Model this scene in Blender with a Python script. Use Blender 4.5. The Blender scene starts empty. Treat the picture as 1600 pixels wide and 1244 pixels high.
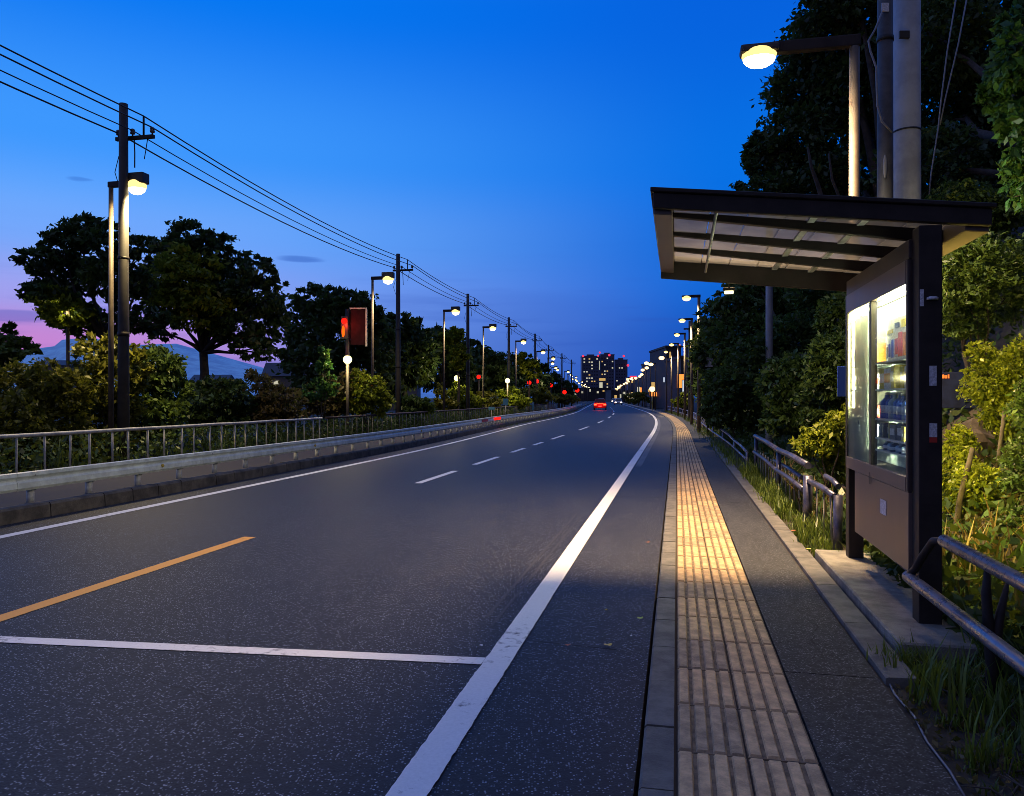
import bpy, bmesh, math, random
import numpy as np
from mathutils import Vector, Matrix

sc = bpy.context.scene
COL = sc.collection
random.seed(7)
NPR = np.random.default_rng(11)

# ------------------------------------------------------------------ camera
CAMZ = 1.59
cd = bpy.data.cameras.new('camera')
cam = bpy.data.objects.new('camera', cd)
COL.objects.link(cam)
cam.location = (0, 0, CAMZ)
cam.rotation_euler = (math.radians(90), 0, 0)
cd.sensor_width = 36
cd.lens = 27
cd.clip_start = 0.05
cd.clip_end = 12000
sc.camera = cam

# ------------------------------------------------------------------ sky (dusk: the sun has set low on the left)
wd = bpy.data.worlds.new('World')
sc.world = wd
wd.use_nodes = True
nt = wd.node_tree
nt.nodes.clear()


def N(t, kind, **kw):
    n = t.nodes.new(kind)
    for k, v in kw.items():
        setattr(n, k, v)
    return n


def ramp(t, fac, stops, interp='EASE'):
    r = N(t, 'ShaderNodeValToRGB')
    cr = r.color_ramp
    cr.interpolation = interp
    while len(cr.elements) < len(stops):
        cr.elements.new(0.5)
    for e, (p, c) in zip(cr.elements, stops):
        e.position = p
        e.color = (c[0], c[1], c[2], 1)
    t.links.new(fac, r.inputs['Fac'])
    return r.outputs['Color']


def s2l(r, g, b):
    f = lambda v: (v / 255 / 12.92) if v / 255 <= 0.04045 else ((v / 255 + 0.055) / 1.055) ** 2.4
    return (f(r), f(g), f(b))


def math_n(t, op, a, b=None, c=None, clamp=False):
    n = N(t, 'ShaderNodeMath', operation=op)
    n.use_clamp = clamp
    for i, v in enumerate((a, b, c)):
        if v is None:
            continue
        if isinstance(v, (int, float)):
            n.inputs[i].default_value = v
        else:
            t.links.new(v, n.inputs[i])
    return n.outputs[0]


def mixc(t, fac, a, b, mode='MIX'):
    n = N(t, 'ShaderNodeMix', data_type='RGBA', blend_type=mode)
    for s, v in ((n.inputs[0], fac), (n.inputs[6], a), (n.inputs[7], b)):
        if isinstance(v, (int, float)):
            s.default_value = v
        elif isinstance(v, tuple):
            s.default_value = (v[0], v[1], v[2], 1)
        else:
            t.links.new(v, s)
    return n.outputs[2]


tc = N(nt, 'ShaderNodeTexCoord')
sep = N(nt, 'ShaderNodeSeparateXYZ')
nt.links.new(tc.outputs['Generated'], sep.inputs[0])
zz = math_n(nt, 'MAXIMUM', sep.outputs['Z'], 0.0)
right_c = ramp(nt, zz, [(0.0, s2l(18, 72, 172)), (0.06, s2l(14, 82, 190)), (0.16, s2l(12, 104, 216)), (0.28, s2l(8, 112, 228)),
                        (0.45, s2l(6, 98, 222)), (0.62, s2l(72, 118, 222)), (0.85, s2l(110, 142, 226)), (1.0, s2l(118, 146, 224))])
left_c = ramp(nt, zz, [(0.0, s2l(84, 128, 214)), (0.06, s2l(112, 148, 230)), (0.12, s2l(126, 164, 246)), (0.20, s2l(104, 168, 254)),
                       (0.29, s2l(62, 152, 254)), (0.45, s2l(5, 120, 242)), (0.62, s2l(72, 126, 228)), (0.85, s2l(110, 142, 226)), (1.0, s2l(118, 146, 224))])
hl = math_n(nt, 'SQRT', math_n(nt, 'ADD', math_n(nt, 'MULTIPLY', sep.outputs['X'], sep.outputs['X']),
                               math_n(nt, 'MULTIPLY', sep.outputs['Y'], sep.outputs['Y'])))
AZ = math.radians(-46)
dotv = math_n(nt, 'ADD', math_n(nt, 'MULTIPLY', sep.outputs['X'], math.sin(AZ)), math_n(nt, 'MULTIPLY', sep.outputs['Y'], math.cos(AZ)))
caz = math_n(nt, 'DIVIDE', dotv, math_n(nt, 'MAXIMUM', hl, 0.001))
mr = N(nt, 'ShaderNodeMapRange', interpolation_type='SMOOTHSTEP')
nt.links.new(caz, mr.inputs['Value'])
mr.inputs['From Min'].default_value = 0.46
mr.inputs['From Max'].default_value = 0.985
glow = mr.outputs[0]
# thin dark cloud streaks low over the horizon
mp = N(nt, 'ShaderNodeMapping')
mp.inputs['Scale'].default_value = (2.2, 2.2, 26.0)
mp.inputs['Location'].default_value = (0.35, 0.1, 0.0)
nt.links.new(tc.outputs['Generated'], mp.inputs[0])
cn = N(nt, 'ShaderNodeTexNoise')
cn.inputs['Scale'].default_value = 2.6
cn.inputs['Detail'].default_value = 5
nt.links.new(mp.outputs[0], cn.inputs['Vector'])
CLOUDS = []
skyc = mixc(nt, glow, right_c, left_c)
# afterglow low over the place where the sun went down
mp2 = N(nt, 'ShaderNodeMapRange', interpolation_type='SMOOTHSTEP')
nt.links.new(caz, mp2.inputs['Value'])
mp2.inputs['From Min'].default_value = 0.80
mp2.inputs['From Max'].default_value = 0.985
pz = ramp(nt, zz, [(0.0, (0.9,) * 3), (0.065, (0.78,) * 3), (0.115, (0.40,) * 3), (0.18, (0.08,) * 3), (0.24, (0, 0, 0))])
skyc = mixc(nt, math_n(nt, 'MULTIPLY', mp2.outputs[0], pz), skyc, ramp(nt, zz, [(0.0, s2l(232, 110, 180)), (0.07, s2l(214, 130, 206)), (0.14, s2l(190, 160, 232))]))
# the sky away from the afterglow is deeper
mp3 = N(nt, 'ShaderNodeMapRange', interpolation_type='SMOOTHSTEP')
nt.links.new(caz, mp3.inputs['Value'])
mp3.inputs['From Min'].default_value = -1.0
mp3.inputs['From Max'].default_value = 0.35
mp3.inputs['To Min'].default_value = 0.40
dk = math_n(nt, 'ADD', 0.75, math_n(nt, 'MULTIPLY', hl, math_n(nt, 'SUBTRACT', mp3.outputs[0], 0.75)))
# small dark clouds: one over the left trees, one beside the first lamp, a band low at the left
for (cpx, cpy, wa, wz, amt) in ((470, 405, 0.030, 0.0055, 0.5), (125, 281, 0.014, 0.0035, 0.35), (20, 494, 0.05, 0.006, 0.45), (215, 486, 0.10, 0.006, 0.3), (760, 480, 0.20, 0.024, 0.14)):
    dx_, dz_ = (cpx - 800) / 1200, (622 - cpy) / 1200
    az0 = math.atan(dx_)
    z0_ = dz_ / math.sqrt(1 + dx_ * dx_ + dz_ * dz_)
    azn = math_n(nt, 'ARCTAN2', sep.outputs['X'], sep.outputs['Y'])
    wob = math_n(nt, 'MULTIPLY_ADD', cn.outputs['Fac'], 0.02, -0.01) if 'cn' in globals() else 0.0
    e1 = math_n(nt, 'DIVIDE', math_n(nt, 'SUBTRACT', azn, az0), wa)
    e2 = math_n(nt, 'DIVIDE', math_n(nt, 'ADD', math_n(nt, 'SUBTRACT', sep.outputs['Z'], z0_), wob), wz)
    rr_ = math_n(nt, 'ADD', math_n(nt, 'MULTIPLY', e1, e1), math_n(nt, 'MULTIPLY', e2, e2))
    mm_ = N(nt, 'ShaderNodeMapRange', interpolation_type='SMOOTHSTEP')
    nt.links.new(rr_, mm_.inputs['Value'])
    mm_.inputs['From Min'].default_value = 1.3
    mm_.inputs['From Max'].default_value = 0.1
    mm_.inputs['To Max'].default_value = amt
    CLOUDS.append(mm_.outputs[0])
dkz = math_n(nt, 'MAXIMUM', dk, math_n(nt, 'MULTIPLY', mp3.outputs[0], 1.0))
kk = N(nt, 'ShaderNodeCombineColor')
for i_ in range(3):
    nt.links.new(dkz, kk.inputs[i_])
mp4 = N(nt, 'ShaderNodeMapRange', interpolation_type='SMOOTHSTEP')
nt.links.new(math_n(nt, 'MULTIPLY', sep.outputs['Y'], -1.0), mp4.inputs['Value'])
mp4.inputs['From Min'].default_value = -0.25
mp4.inputs['From Max'].default_value = 0.5
skyc = mixc(nt, mp4.outputs[0], skyc, s2l(124, 130, 182))
skyc = mixc(nt, 1.0, skyc, kk.outputs[0], 'MULTIPLY')
cm = ramp(nt, cn.outputs['Fac'], [(0.50, (0, 0, 0)), (0.72, (1, 1, 1))])
band = ramp(nt, zz, [(0.02, (0.75, 0.75, 0.75)), (0.10, (0.55, 0.55, 0.55)), (0.17, (0.1, 0.1, 0.1)), (0.22, (0, 0, 0))])
cfac = mixc(nt, 1.0, cm, band, 'MULTIPLY')
skyc = mixc(nt, math_n(nt, 'MULTIPLY', cfac, 0.5), skyc, s2l(44, 84, 184))
for c_ in CLOUDS:
    skyc = mixc(nt, c_, skyc, s2l(30, 80, 182))
bg = N(nt, 'ShaderNodeBackground')
bg.inputs['Strength'].default_value = 1.0
nt.links.new(skyc, bg.inputs['Color'])
wo = N(nt, 'ShaderNodeOutputWorld')
nt.links.new(bg.outputs[0], wo.inputs['Surface'])

vs = sc.view_settings
vs.view_transform = 'Standard'
vs.look = 'None'
vs.exposure = 0.0
vs.gamma = 1.0
vs.use_curve_mapping = False
sc.cycles.use_denoising = True
sc.cycles.filter_width = 0.85
sc.cycles.max_bounces = 6
sc.cycles.diffuse_bounces = 3
sc.cycles.glossy_bounces = 3
sc.cycles.transmission_bounces = 4
sc.cycles.transparent_max_bounces = 12
sc.cycles.caustics_reflective = False
sc.cycles.caustics_refractive = False
sc.cycles.sample_clamp_indirect = 3.0

# ------------------------------------------------------------------ frames: the road runs 12 degrees right of the lens and bends left
F = 1200.0
A = math.radians(12.1)
SA, CA = math.sin(A), math.cos(A)
KB = 0.00075
SW = 0.03          # height of the right pavement


def sstep(a, b, x):
    x = min(1.0, max(0.0, (x - a) / (b - a)))
    return x * x * (3 - 2 * x)


def bend(s):
    if s < 33:
        return 0.0
    if s < 95:
        return -KB * (s - 33) ** 2
    return -KB * 62 ** 2 - 2 * KB * 62 * (s - 95)


def W(s, t, z=0.0):
    tt = t + bend(s)
    if t < -7:
        k = 1.0 if t > -10.2 else 0.45
        tt -= 1.3 * k * sstep(18, 50, s)
    return Vector((SA * s + CA * tt, CA * s - SA * tt, z))


def head(s):
    d = (bend(s + 0.5) - bend(s - 0.5))
    return -(A + math.atan(d))


def P(px, py, D):
    return Vector(((px - 800) / F * D, D, CAMZ - (py - 622) / F * D))


def G(px, py, z=0.0):
    D = (CAMZ - z) * F / (py - 622)
    return Vector(((px - 800) / F * D, D, z))


def st(v):
    return (v.x * SA + v.y * CA, v.x * CA - v.y * SA)


# ------------------------------------------------------------------ materials
def mat(name, col=(0.5, 0.5, 0.5), rough=0.6, metal=0.0, noise=0.0, scale=8.0, emit=None, estr=1.0, bump=0.0, bscale=60.0, spec=0.5, col2=None):
    m = bpy.data.materials.new(name)
    m.use_nodes = True
    t = m.node_tree
    b = t.nodes['Principled BSDF']
    b.inputs['Base Color'].default_value = (*col, 1)
    b.inputs['Roughness'].default_value = rough
    b.inputs['Metallic'].default_value = metal
    b.inputs['Specular IOR Level'].default_value = spec
    if noise or bump or col2:
        c = N(t, 'ShaderNodeTexCoord')
    if noise or col2:
        n = N(t, 'ShaderNodeTexNoise')
        n.inputs['Scale'].default_value = scale
        n.inputs['Detail'].default_value = 6
        n.inputs['Roughness'].default_value = 0.65
        t.links.new(c.outputs['Object'], n.inputs['Vector'])
        lo = tuple(v * (1 - noise) for v in col)
        hi = col2 if col2 else tuple(min(1, v * (1 + noise)) for v in col)
        t.links.new(ramp(t, n.outputs['Fac'], [(0.32, lo), (0.68, hi)]), b.inputs['Base Color'])
        rr = N(t, 'ShaderNodeMapRange')
        t.links.new(n.outputs['Fac'], rr.inputs['Value'])
        rr.inputs['To Min'].default_value = max(0.05, rough - 0.12)
        rr.inputs['To Max'].default_value = min(1.0, rough + 0.12)
        t.links.new(rr.outputs[0], b.inputs['Roughness'])
    if bump:
        n2 = N(t, 'ShaderNodeTexNoise')
        n2.inputs['Scale'].default_value = bscale
        n2.inputs['Detail'].default_value = 4
        t.links.new(c.outputs['Object'], n2.inputs['Vector'])
        bp = N(t, 'ShaderNodeBump')
        bp.inputs['Strength'].default_value = bump
        bp.inputs['Distance'].default_value = 0.01
        t.links.new(n2.outputs['Fac'], bp.inputs['Height'])
        t.links.new(bp.outputs[0], b.inputs['Normal'])
    if emit:
        b.inputs['Emission Color'].default_value = (*emit, 1)
        b.inputs['Emission Strength'].default_value = estr
    return m


def emat(name, col, strength):
    m = bpy.data.materials.new(name)
    m.use_nodes = True
    t = m.node_tree
    t.nodes.clear()
    e = N(t, 'ShaderNodeEmission')
    e.inputs[0].default_value = (*col, 1)
    e.inputs[1].default_value = strength
    m.cycles.emission_sampling = 'AUTO' if ('tube' in name or 'rear' in name) else 'NONE'
    o = N(t, 'ShaderNodeOutputMaterial')
    t.links.new(e.outputs[0], o.inputs[0])
    return m


def asphalt(name, base, fleck, fscale, thresh, rough=0.62, patch=0.25):
    m = bpy.data.materials.new(name)
    m.use_nodes = True
    t = m.node_tree
    b = t.nodes['Principled BSDF']
    c = N(t, 'ShaderNodeTexCoord')
    v = N(t, 'ShaderNodeTexVoronoi')
    v.inputs['Scale'].default_value = fscale
    t.links.new(c.outputs['Object'], v.inputs['Vector'])
    sp = N(t, 'ShaderNodeSeparateColor')
    t.links.new(v.outputs['Color'], sp.inputs[0])
    f1 = math_n(t, 'GREATER_THAN', sp.outputs[0], thresh)
    f2 = math_n(t, 'LESS_THAN', v.outputs['Distance'], 0.42)
    f = math_n(t, 'MULTIPLY', f1, f2)
    fb = math_n(t, 'MULTIPLY', f, math_n(t, 'MULTIPLY_ADD', sp.outputs[1], 0.8, 0.2))
    n = N(t, 'ShaderNodeTexNoise')
    n.inputs['Scale'].default_value = 0.7
    n.inputs['Detail'].default_value = 8
    n.inputs['Roughness'].default_value = 0.7
    t.links.new(c.outputs['Object'], n.inputs['Vector'])
    g = N(t, 'ShaderNodeTexNoise')
    g.inputs['Scale'].default_value = fscale * 1.7
    g.inputs['Detail'].default_value = 2
    t.links.new(c.outputs['Object'], g.inputs['Vector'])
    k = math_n(t, 'MULTIPLY', math_n(t, 'MULTIPLY_ADD', n.outputs['Fac'], patch * 2, 1 - patch), math_n(t, 'MULTIPLY_ADD', g.outputs['Fac'], 1.4, 0.3))
    mpg = N(t, 'ShaderNodeMapping')
    mpg.inputs['Rotation'].default_value = (0, 0, A)
    mpg.inputs['Scale'].default_value = (1.0, 0.035, 1.0)
    t.links.new(c.outputs['Object'], mpg.inputs[0])
    tr_ = N(t, 'ShaderNodeTexNoise')
    tr_.inputs['Scale'].default_value = 1.25
    tr_.inputs['Detail'].default_value = 5
    tr_.inputs['Roughness'].default_value = 0.6
    t.links.new(mpg.outputs[0], tr_.inputs['Vector'])
    trk = N(t, 'ShaderNodeMapRange')
    t.links.new(tr_.outputs['Fac'], trk.inputs['Value'])
    trk.inputs['From Min'].default_value = 0.3
    trk.inputs['From Max'].default_value = 0.7
    trk.inputs['To Min'].default_value = 0.62
    trk.inputs['To Max'].default_value = 1.30
    k = math_n(t, 'MULTIPLY', k, trk.outputs[0])
    mg = N(t, 'ShaderNodeTexNoise')
    mg.inputs['Scale'].default_value = 24
    mg.inputs['Detail'].default_value = 4
    mg.inputs['Roughness'].default_value = 0.8
    t.links.new(c.outputs['Object'], mg.inputs['Vector'])
    mgr = N(t, 'ShaderNodeMapRange')
    t.links.new(mg.outputs['Fac'], mgr.inputs['Value'])
    mgr.inputs['From Min'].default_value = 0.35
    mgr.inputs['From Max'].default_value = 0.65
    mgr.inputs['To Min'].default_value = 0.45
    mgr.inputs['To Max'].default_value = 2.0
    k = math_n(t, 'MULTIPLY', k, mgr.outputs[0])
    fb = math_n(t, 'MULTIPLY', fb, math_n(t, 'MULTIPLY_ADD', mgr.outputs[0], 0.45, 0.45, clamp=True))
    # fine cracks
    cv = N(t, 'ShaderNodeTexVoronoi', feature='DISTANCE_TO_EDGE')
    cv.inputs['Scale'].default_value = 0.45
    wn = N(t, 'ShaderNodeTexNoise')
    wn.inputs['Scale'].default_value = 2.2
    wn.inputs['Detail'].default_value = 6
    t.links.new(c.outputs['Object'], wn.inputs['Vector'])
    t.links.new(mixc(t, 0.22, c.outputs['Object'], wn.outputs['Color']), cv.inputs['Vector'])
    crk = math_n(t, 'LESS_THAN', cv.outputs['Distance'], 0.0022)
    crk = math_n(t, 'MULTIPLY', crk, math_n(t, 'GREATER_THAN', n.outputs['Fac'], 0.53))
    k = math_n(t, 'MULTIPLY', k, math_n(t, 'MULTIPLY_ADD', crk, -0.75, 1.0))
    kc = N(t, 'ShaderNodeCombineColor')
    for i in range(3):
        t.links.new(math_n(t, 'MULTIPLY', k, base[i]), kc.inputs[i])
    t.links.new(mixc(t, fb, kc.outputs[0], fleck), b.inputs['Base Color'])
    b.inputs['Roughness'].default_value = rough
    b.inputs['Specular IOR Level'].default_value = 0.28
    bp = N(t, 'ShaderNodeBump')
    bp.inputs['Strength'].default_value = 0.22
    bp.inputs['Distance'].default_value = 0.006
    t.links.new(math_n(t, 'ADD', g.outputs['Fac'], math_n(t, 'MULTIPLY', v.outputs['Distance'], 0.8)), bp.inputs['Height'])
    t.links.new(bp.outputs[0], b.inputs['Normal'])
    return m


def worn_paint(name, col, under, wear=0.45, scale=14):
    m = bpy.data.materials.new(name)
    m.use_nodes = True
    t = m.node_tree
    b = t.nodes['Principled BSDF']
    c = N(t, 'ShaderNodeTexCoord')
    n = N(t, 'ShaderNodeTexNoise')
    n.inputs['Scale'].default_value = scale
    n.inputs['Detail'].default_value = 9
    n.inputs['Roughness'].default_value = 0.75
    t.links.new(c.outputs['Object'], n.inputs['Vector'])
    n2 = N(t, 'ShaderNodeTexNoise')
    n2.inputs['Scale'].default_value = 1.1
    n2.inputs['Detail'].default_value = 4
    t.links.new(c.outputs['Object'], n2.inputs['Vector'])
    tot = math_n(t, 'MULTIPLY_ADD', n2.outputs['Fac'], 0.5, math_n(t, 'MULTIPLY', n.outputs['Fac'], 0.7))
    w = ramp(t, tot, [(wear - 0.05, (1, 1, 1)), (wear + 0.06, (0, 0, 0))], 'LINEAR')
    n3 = N(t, 'ShaderNodeTexNoise')
    n3.inputs['Scale'].default_value = 70
    n3.inputs['Detail'].default_value = 3
    t.links.new(c.outputs['Object'], n3.inputs['Vector'])
    cc = mixc(t, n3.outputs['Fac'], tuple(v * 0.75 for v in col), col)
    t.links.new(mixc(t, w, cc, under), b.inputs['Base Color'])
    b.inputs['Roughness'].default_value = 0.6
    bp = N(t, 'ShaderNodeBump')
    bp.inputs['Strength'].default_value = 0.3
    bp.inputs['Distance'].default_value = 0.004
    t.links.new(n3.outputs['Fac'], bp.inputs['Height'])
    t.links.new(bp.outputs[0], b.inputs['Normal'])
    return m


def leaf_mat(name, c1, c2, trans=0.35, gloss=0.12):
    m = bpy.data.materials.new(name)
    m.use_nodes = True
    t = m.node_tree
    t.nodes.clear()
    g = N(t, 'ShaderNodeNewGeometry')
    c = ramp(t, g.outputs['Random Per Island'], [(0.0, c1), (0.6, c2), (1.0, tuple(min(1, v * 1.5) for v in c2))], 'LINEAR')
    d = N(t, 'ShaderNodeBsdfDiffuse')
    tr = N(t, 'ShaderNodeBsdfTranslucent')
    gl = N(t, 'ShaderNodeBsdfGlossy')
    gl.inputs['Roughness'].default_value = 0.42
    gl.inputs['Color'].default_value = (0.5, 0.5, 0.5, 1)
    t.links.new(c, d.inputs[0])
    t.links.new(mixc(t, 0.5, c, (0.16, 0.20, 0.02)), tr.inputs[0])
    m1 = N(t, 'ShaderNodeMixShader')
    m1.inputs[0].default_value = trans
    t.links.new(d.outputs[0], m1.inputs[1])
    t.links.new(tr.outputs[0], m1.inputs[2])
    m2 = N(t, 'ShaderNodeMixShader')
    m2.inputs[0].default_value = gloss * 0.4
    t.links.new(m1.outputs[0], m2.inputs[1])
    t.links.new(gl.outputs[0], m2.inputs[2])
    o = N(t, 'ShaderNodeOutputMaterial')
    t.links.new(m2.outputs[0], o.inputs[0])
    return m


def glass_mat(name, tint=(0.9, 0.95, 0.93), haze=0.0):
    m = bpy.data.materials.new(name)
    m.use_nodes = True
    t = m.node_tree
    t.nodes.clear()
    tr = N(t, 'ShaderNodeBsdfTransparent')
    tr.inputs[0].default_value = (*tint, 1)
    gl = N(t, 'ShaderNodeBsdfGlossy')
    gl.inputs['Roughness'].default_value = 0.06
    fr = N(t, 'ShaderNodeFresnel')
    fr.inputs['IOR'].default_value = 1.3
    a = tr.outputs[0]
    if haze:
        d = N(t, 'ShaderNodeBsdfTranslucent')
        d.inputs[0].default_value = (0.72, 0.80, 0.66, 1)
        d2 = N(t, 'ShaderNodeBsdfDiffuse')
        d2.inputs[0].default_value = (0.4, 0.42, 0.4, 1)
        c = N(t, 'ShaderNodeTexCoord')
        n = N(t, 'ShaderNodeTexNoise')
        n.inputs['Scale'].default_value = 2.5
        n.inputs['Detail'].default_value = 5
        t.links.new(c.outputs['Object'], n.inputs['Vector'])
        mm = N(t, 'ShaderNodeMixShader')
        mm.inputs[0].default_value = 0.3
        t.links.new(d.outputs[0], mm.inputs[1])
        t.links.new(d2.outputs[0], mm.inputs[2])
        mx = N(t, 'ShaderNodeMixShader')
        t.links.new(math_n(t, 'MULTIPLY_ADD', n.outputs['Fac'], haze * 0.8, haze * 0.6), mx.inputs[0])
        t.links.new(a, mx.inputs[1])
        t.links.new(mm.outputs[0], mx.inputs[2])
        a = mx.outputs[0]
    m2 = N(t, 'ShaderNodeMixShader')
    t.links.new(math_n(t, 'MULTIPLY', fr.outputs[0], 0.22), m2.inputs[0])
    t.links.new(a, m2.inputs[1])
    t.links.new(gl.outputs[0], m2.inputs[2])
    o = N(t, 'ShaderNodeOutputMaterial')
    t.links.new(m2.outputs[0], o.inputs[0])
    return m


def sheet_mat(name, col):
    m = bpy.data.materials.new(name)
    m.use_nodes = True
    t = m.node_tree
    t.nodes.clear()
    c = N(t, 'ShaderNodeTexCoord')
    n = N(t, 'ShaderNodeTexNoise')
    n.inputs['Scale'].default_value = 3
    n.inputs['Detail'].default_value = 6
    t.links.new(c.outputs['Object'], n.inputs['Vector'])
    cc = ramp(t, n.outputs['Fac'], [(0.3, tuple(v * 0.6 for v in col)), (0.7, col)])
    d = N(t, 'ShaderNodeBsdfDiffuse')
    tr = N(t, 'ShaderNodeBsdfTranslucent')
    gl = N(t, 'ShaderNodeBsdfGlossy')
    gl.inputs['Roughness'].default_value = 0.35
    t.links.new(cc, d.inputs[0])
    t.links.new(cc, tr.inputs[0])
    m1 = N(t, 'ShaderNodeMixShader')
    m1.inputs[0].default_value = 0.5
    t.links.new(d.outputs[0], m1.inputs[1])
    t.links.new(tr.outputs[0], m1.inputs[2])
    m2 = N(t, 'ShaderNodeMixShader')
    m2.inputs[0].default_value = 0.06
    tp = N(t, 'ShaderNodeBsdfTransparent')
    m3 = N(t, 'ShaderNodeMixShader')
    m3.inputs[0].default_value = 0.28
    t.links.new(m1.outputs[0], m3.inputs[1])
    t.links.new(tp.outputs[0], m3.inputs[2])
    t.links.new(m3.outputs[0], m2.inputs[1])
    t.links.new(gl.outputs[0], m2.inputs[2])
    o = N(t, 'ShaderNodeOutputMaterial')
    t.links.new(m2.outputs[0], o.inputs[0])
    return m


M = {}
ASPH = (0.0085, 0.0100, 0.0145)
M['asphalt'] = asphalt('road_asphalt', ASPH, (0.30, 0.33, 0.39), 84, 0.72, 0.6, 0.34)
M['walk'] = asphalt('pavement_asphalt', (0.022, 0.023, 0.025), (0.22, 0.23, 0.25), 96, 0.66, 0.7, 0.3)
M['white'] = worn_paint('white_road_paint', (0.86, 0.86, 0.85), (0.07, 0.07, 0.075), 0.475)
M['ghost'] = worn_paint('worn_grey_paint', (0.12, 0.12, 0.12), ASPH, 0.56, 9)
M['groove'] = worn_paint('scraped_asphalt', (0.022, 0.022, 0.023), ASPH, 0.57, 10)
M['orange'] = worn_paint('orange_road_paint', (0.86, 0.40, 0.04), (0.10, 0.06, 0.03), 0.42)
M['tactile'] = mat('tactile_paving', (0.53, 0.355, 0.18), 0.75, noise=0.32, scale=9, bump=0.5, bscale=90)
M['tactile_old'] = mat('tactile_paving_dull', (0.37, 0.26, 0.145), 0.75, noise=0.4, scale=9, bump=0.5, bscale=90)
M['groove_dirt'] = mat('groove_dirt', (0.16, 0.115, 0.07), 0.95, noise=0.5, scale=12)
M['grout'] = mat('tile_joint', (0.07, 0.055, 0.04), 0.9)
M['kerb'] = mat('kerb_concrete', (0.115, 0.11, 0.10), 0.8, noise=0.35, scale=6, bump=0.4, bscale=80)
M['kerb_dirty'] = mat('kerb_concrete_dirty', (0.085, 0.075, 0.06), 0.85, noise=0.5, scale=4, bump=0.5, bscale=50)
M['slab'] = mat('step_concrete', (0.19, 0.18, 0.155), 0.85, noise=0.35, scale=5, bump=0.6, bscale=120)
M['dirt'] = mat('dirt', (0.035, 0.027, 0.018), 0.95, noise=0.5, scale=3, bump=0.8, bscale=18)
M['path'] = mat('left_path_surface', (0.022, 0.019, 0.022), 0.85, noise=0.3, scale=3, bump=0.3, bscale=40)
M['soil'] = mat('soil', (0.03, 0.024, 0.016), 0.95, noise=0.5, scale=1.5, bump=0.8, bscale=8)
M['hill'] = mat('hill_haze_blue', (0.45, 0.76, 0.95), 0.95, noise=0.2, scale=0.01)  # distance haze is put into the pale blue base colour
M['rail'] = mat('guardrail_paint', (0.66, 0.72, 0.64), 0.42, noise=0.18, scale=5)
M['railpost'] = mat('guardrail_post', (0.36, 0.37, 0.35), 0.55, noise=0.35, scale=9)
M['fence'] = mat('fence_paint', (0.42, 0.41, 0.38), 0.5, noise=0.3, scale=6)
M['fence_rust'] = mat('fence_rust', (0.05, 0.03, 0.022), 0.7, noise=0.5, scale=8)
M['picket_dim'] = mat('dim_picket', (0.28, 0.25, 0.19), 0.6, noise=0.4, scale=8)
M['pipe'] = mat('galvanised_pipe', (0.17, 0.17, 0.22), 0.28, metal=0.5, noise=0.25, scale=7)
M['pipe_worn'] = mat('worn_pipe', (0.085, 0.085, 0.125), 0.36, metal=0.65, noise=0.4, scale=9)
M['brown'] = mat('brown_painted_steel', (0.050, 0.036, 0.031), 0.45, spec=0.35, noise=0.25, scale=4, bump=0.1, bscale=200)
M['brown2'] = mat('brown_panel', (0.135, 0.10, 0.085), 0.42, noise=0.18, scale=3)
M['dark'] = mat('dark_steel', (0.026, 0.020, 0.019), 0.6, spec=0.25, noise=0.3, scale=5)
M['roofsheet'] = sheet_mat('cloudy_roof_sheet', (0.20, 0.20, 0.21))
M['white_metal'] = mat('pale_trim', (0.5, 0.49, 0.45), 0.5, noise=0.2)
M['concrete_pole'] = mat('pole_concrete', (0.36, 0.37, 0.39), 0.75, noise=0.16, scale=3, bump=0.2, bscale=70)
M['pole'] = mat('pole_grey', (0.034, 0.029, 0.027), 0.7, noise=0.3, scale=4)
M['darkpole'] = mat('pole_dark_sheath', (0.05, 0.048, 0.052), 0.6, noise=0.4, scale=4)
M['steelpost'] = mat('lamp_post_steel', (0.10, 0.075, 0.055), 0.6, metal=0.0, noise=0.25, scale=5)
M['black'] = mat('black_rubber', (0.012, 0.012, 0.014), 0.6)
M['cable'] = mat('pale_cable', (0.20, 0.20, 0.22), 0.5)
M['insul'] = mat('insulator', (0.10, 0.09, 0.10), 0.3)
M['band'] = mat('yellow_band', (0.55, 0.45, 0.10), 0.5, noise=0.3)
M['bark'] = mat('bark', (0.045, 0.034, 0.026), 0.9, noise=0.45, scale=7, bump=0.8, bscale=20)
M['bark_pale'] = mat('bark_pale', (0.042, 0.032, 0.024), 0.9, noise=0.45, scale=7, bump=0.8, bscale=20)
M['rock'] = mat('rock', (0.05, 0.038, 0.03), 0.9, noise=0.45, scale=3, bump=0.8, bscale=12)
M['glass'] = glass_mat('clear_pane')
M['haze_glass'] = glass_mat('hazy_pane', (0.88, 0.92, 0.88), 0.40)
M['shelf'] = mat('shelf_white', (0.62, 0.64, 0.62), 0.4)
M['backsheet'] = mat('cabinet_back', (0.45, 0.52, 0.47), 0.5)
M['tube'] = emat('tube_glow', (1.0, 0.92, 0.48), 105.0)
M['cool_tube'] = emat('cool_tube_glow', (0.93, 1.0, 0.74), 190.0)
M['backlight'] = emat('rear_light_glow', (1.0, 0.78, 0.17), 32.0)
M['sticker'] = mat('sticker_white', (0.55, 0.55, 0.60), 0.5, noise=0.3, scale=60)
M['red_paint'] = mat('red_paint', (0.45, 0.03, 0.02), 0.4)
M['blue_paint'] = mat('blue_paint', (0.02, 0.05, 0.32), 0.9, spec=0.05)
M['maroon'] = mat('maroon_board', (0.018, 0.005, 0.009), 0.9, noise=0.3, scale=5, spec=0.1)
M['navy'] = mat('navy_panel', (0.006, 0.010, 0.035), 0.8, noise=0.4, scale=6, spec=0.15)
M['teal'] = mat('teal_paint', (0.10, 0.30, 0.45), 0.5)
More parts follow.
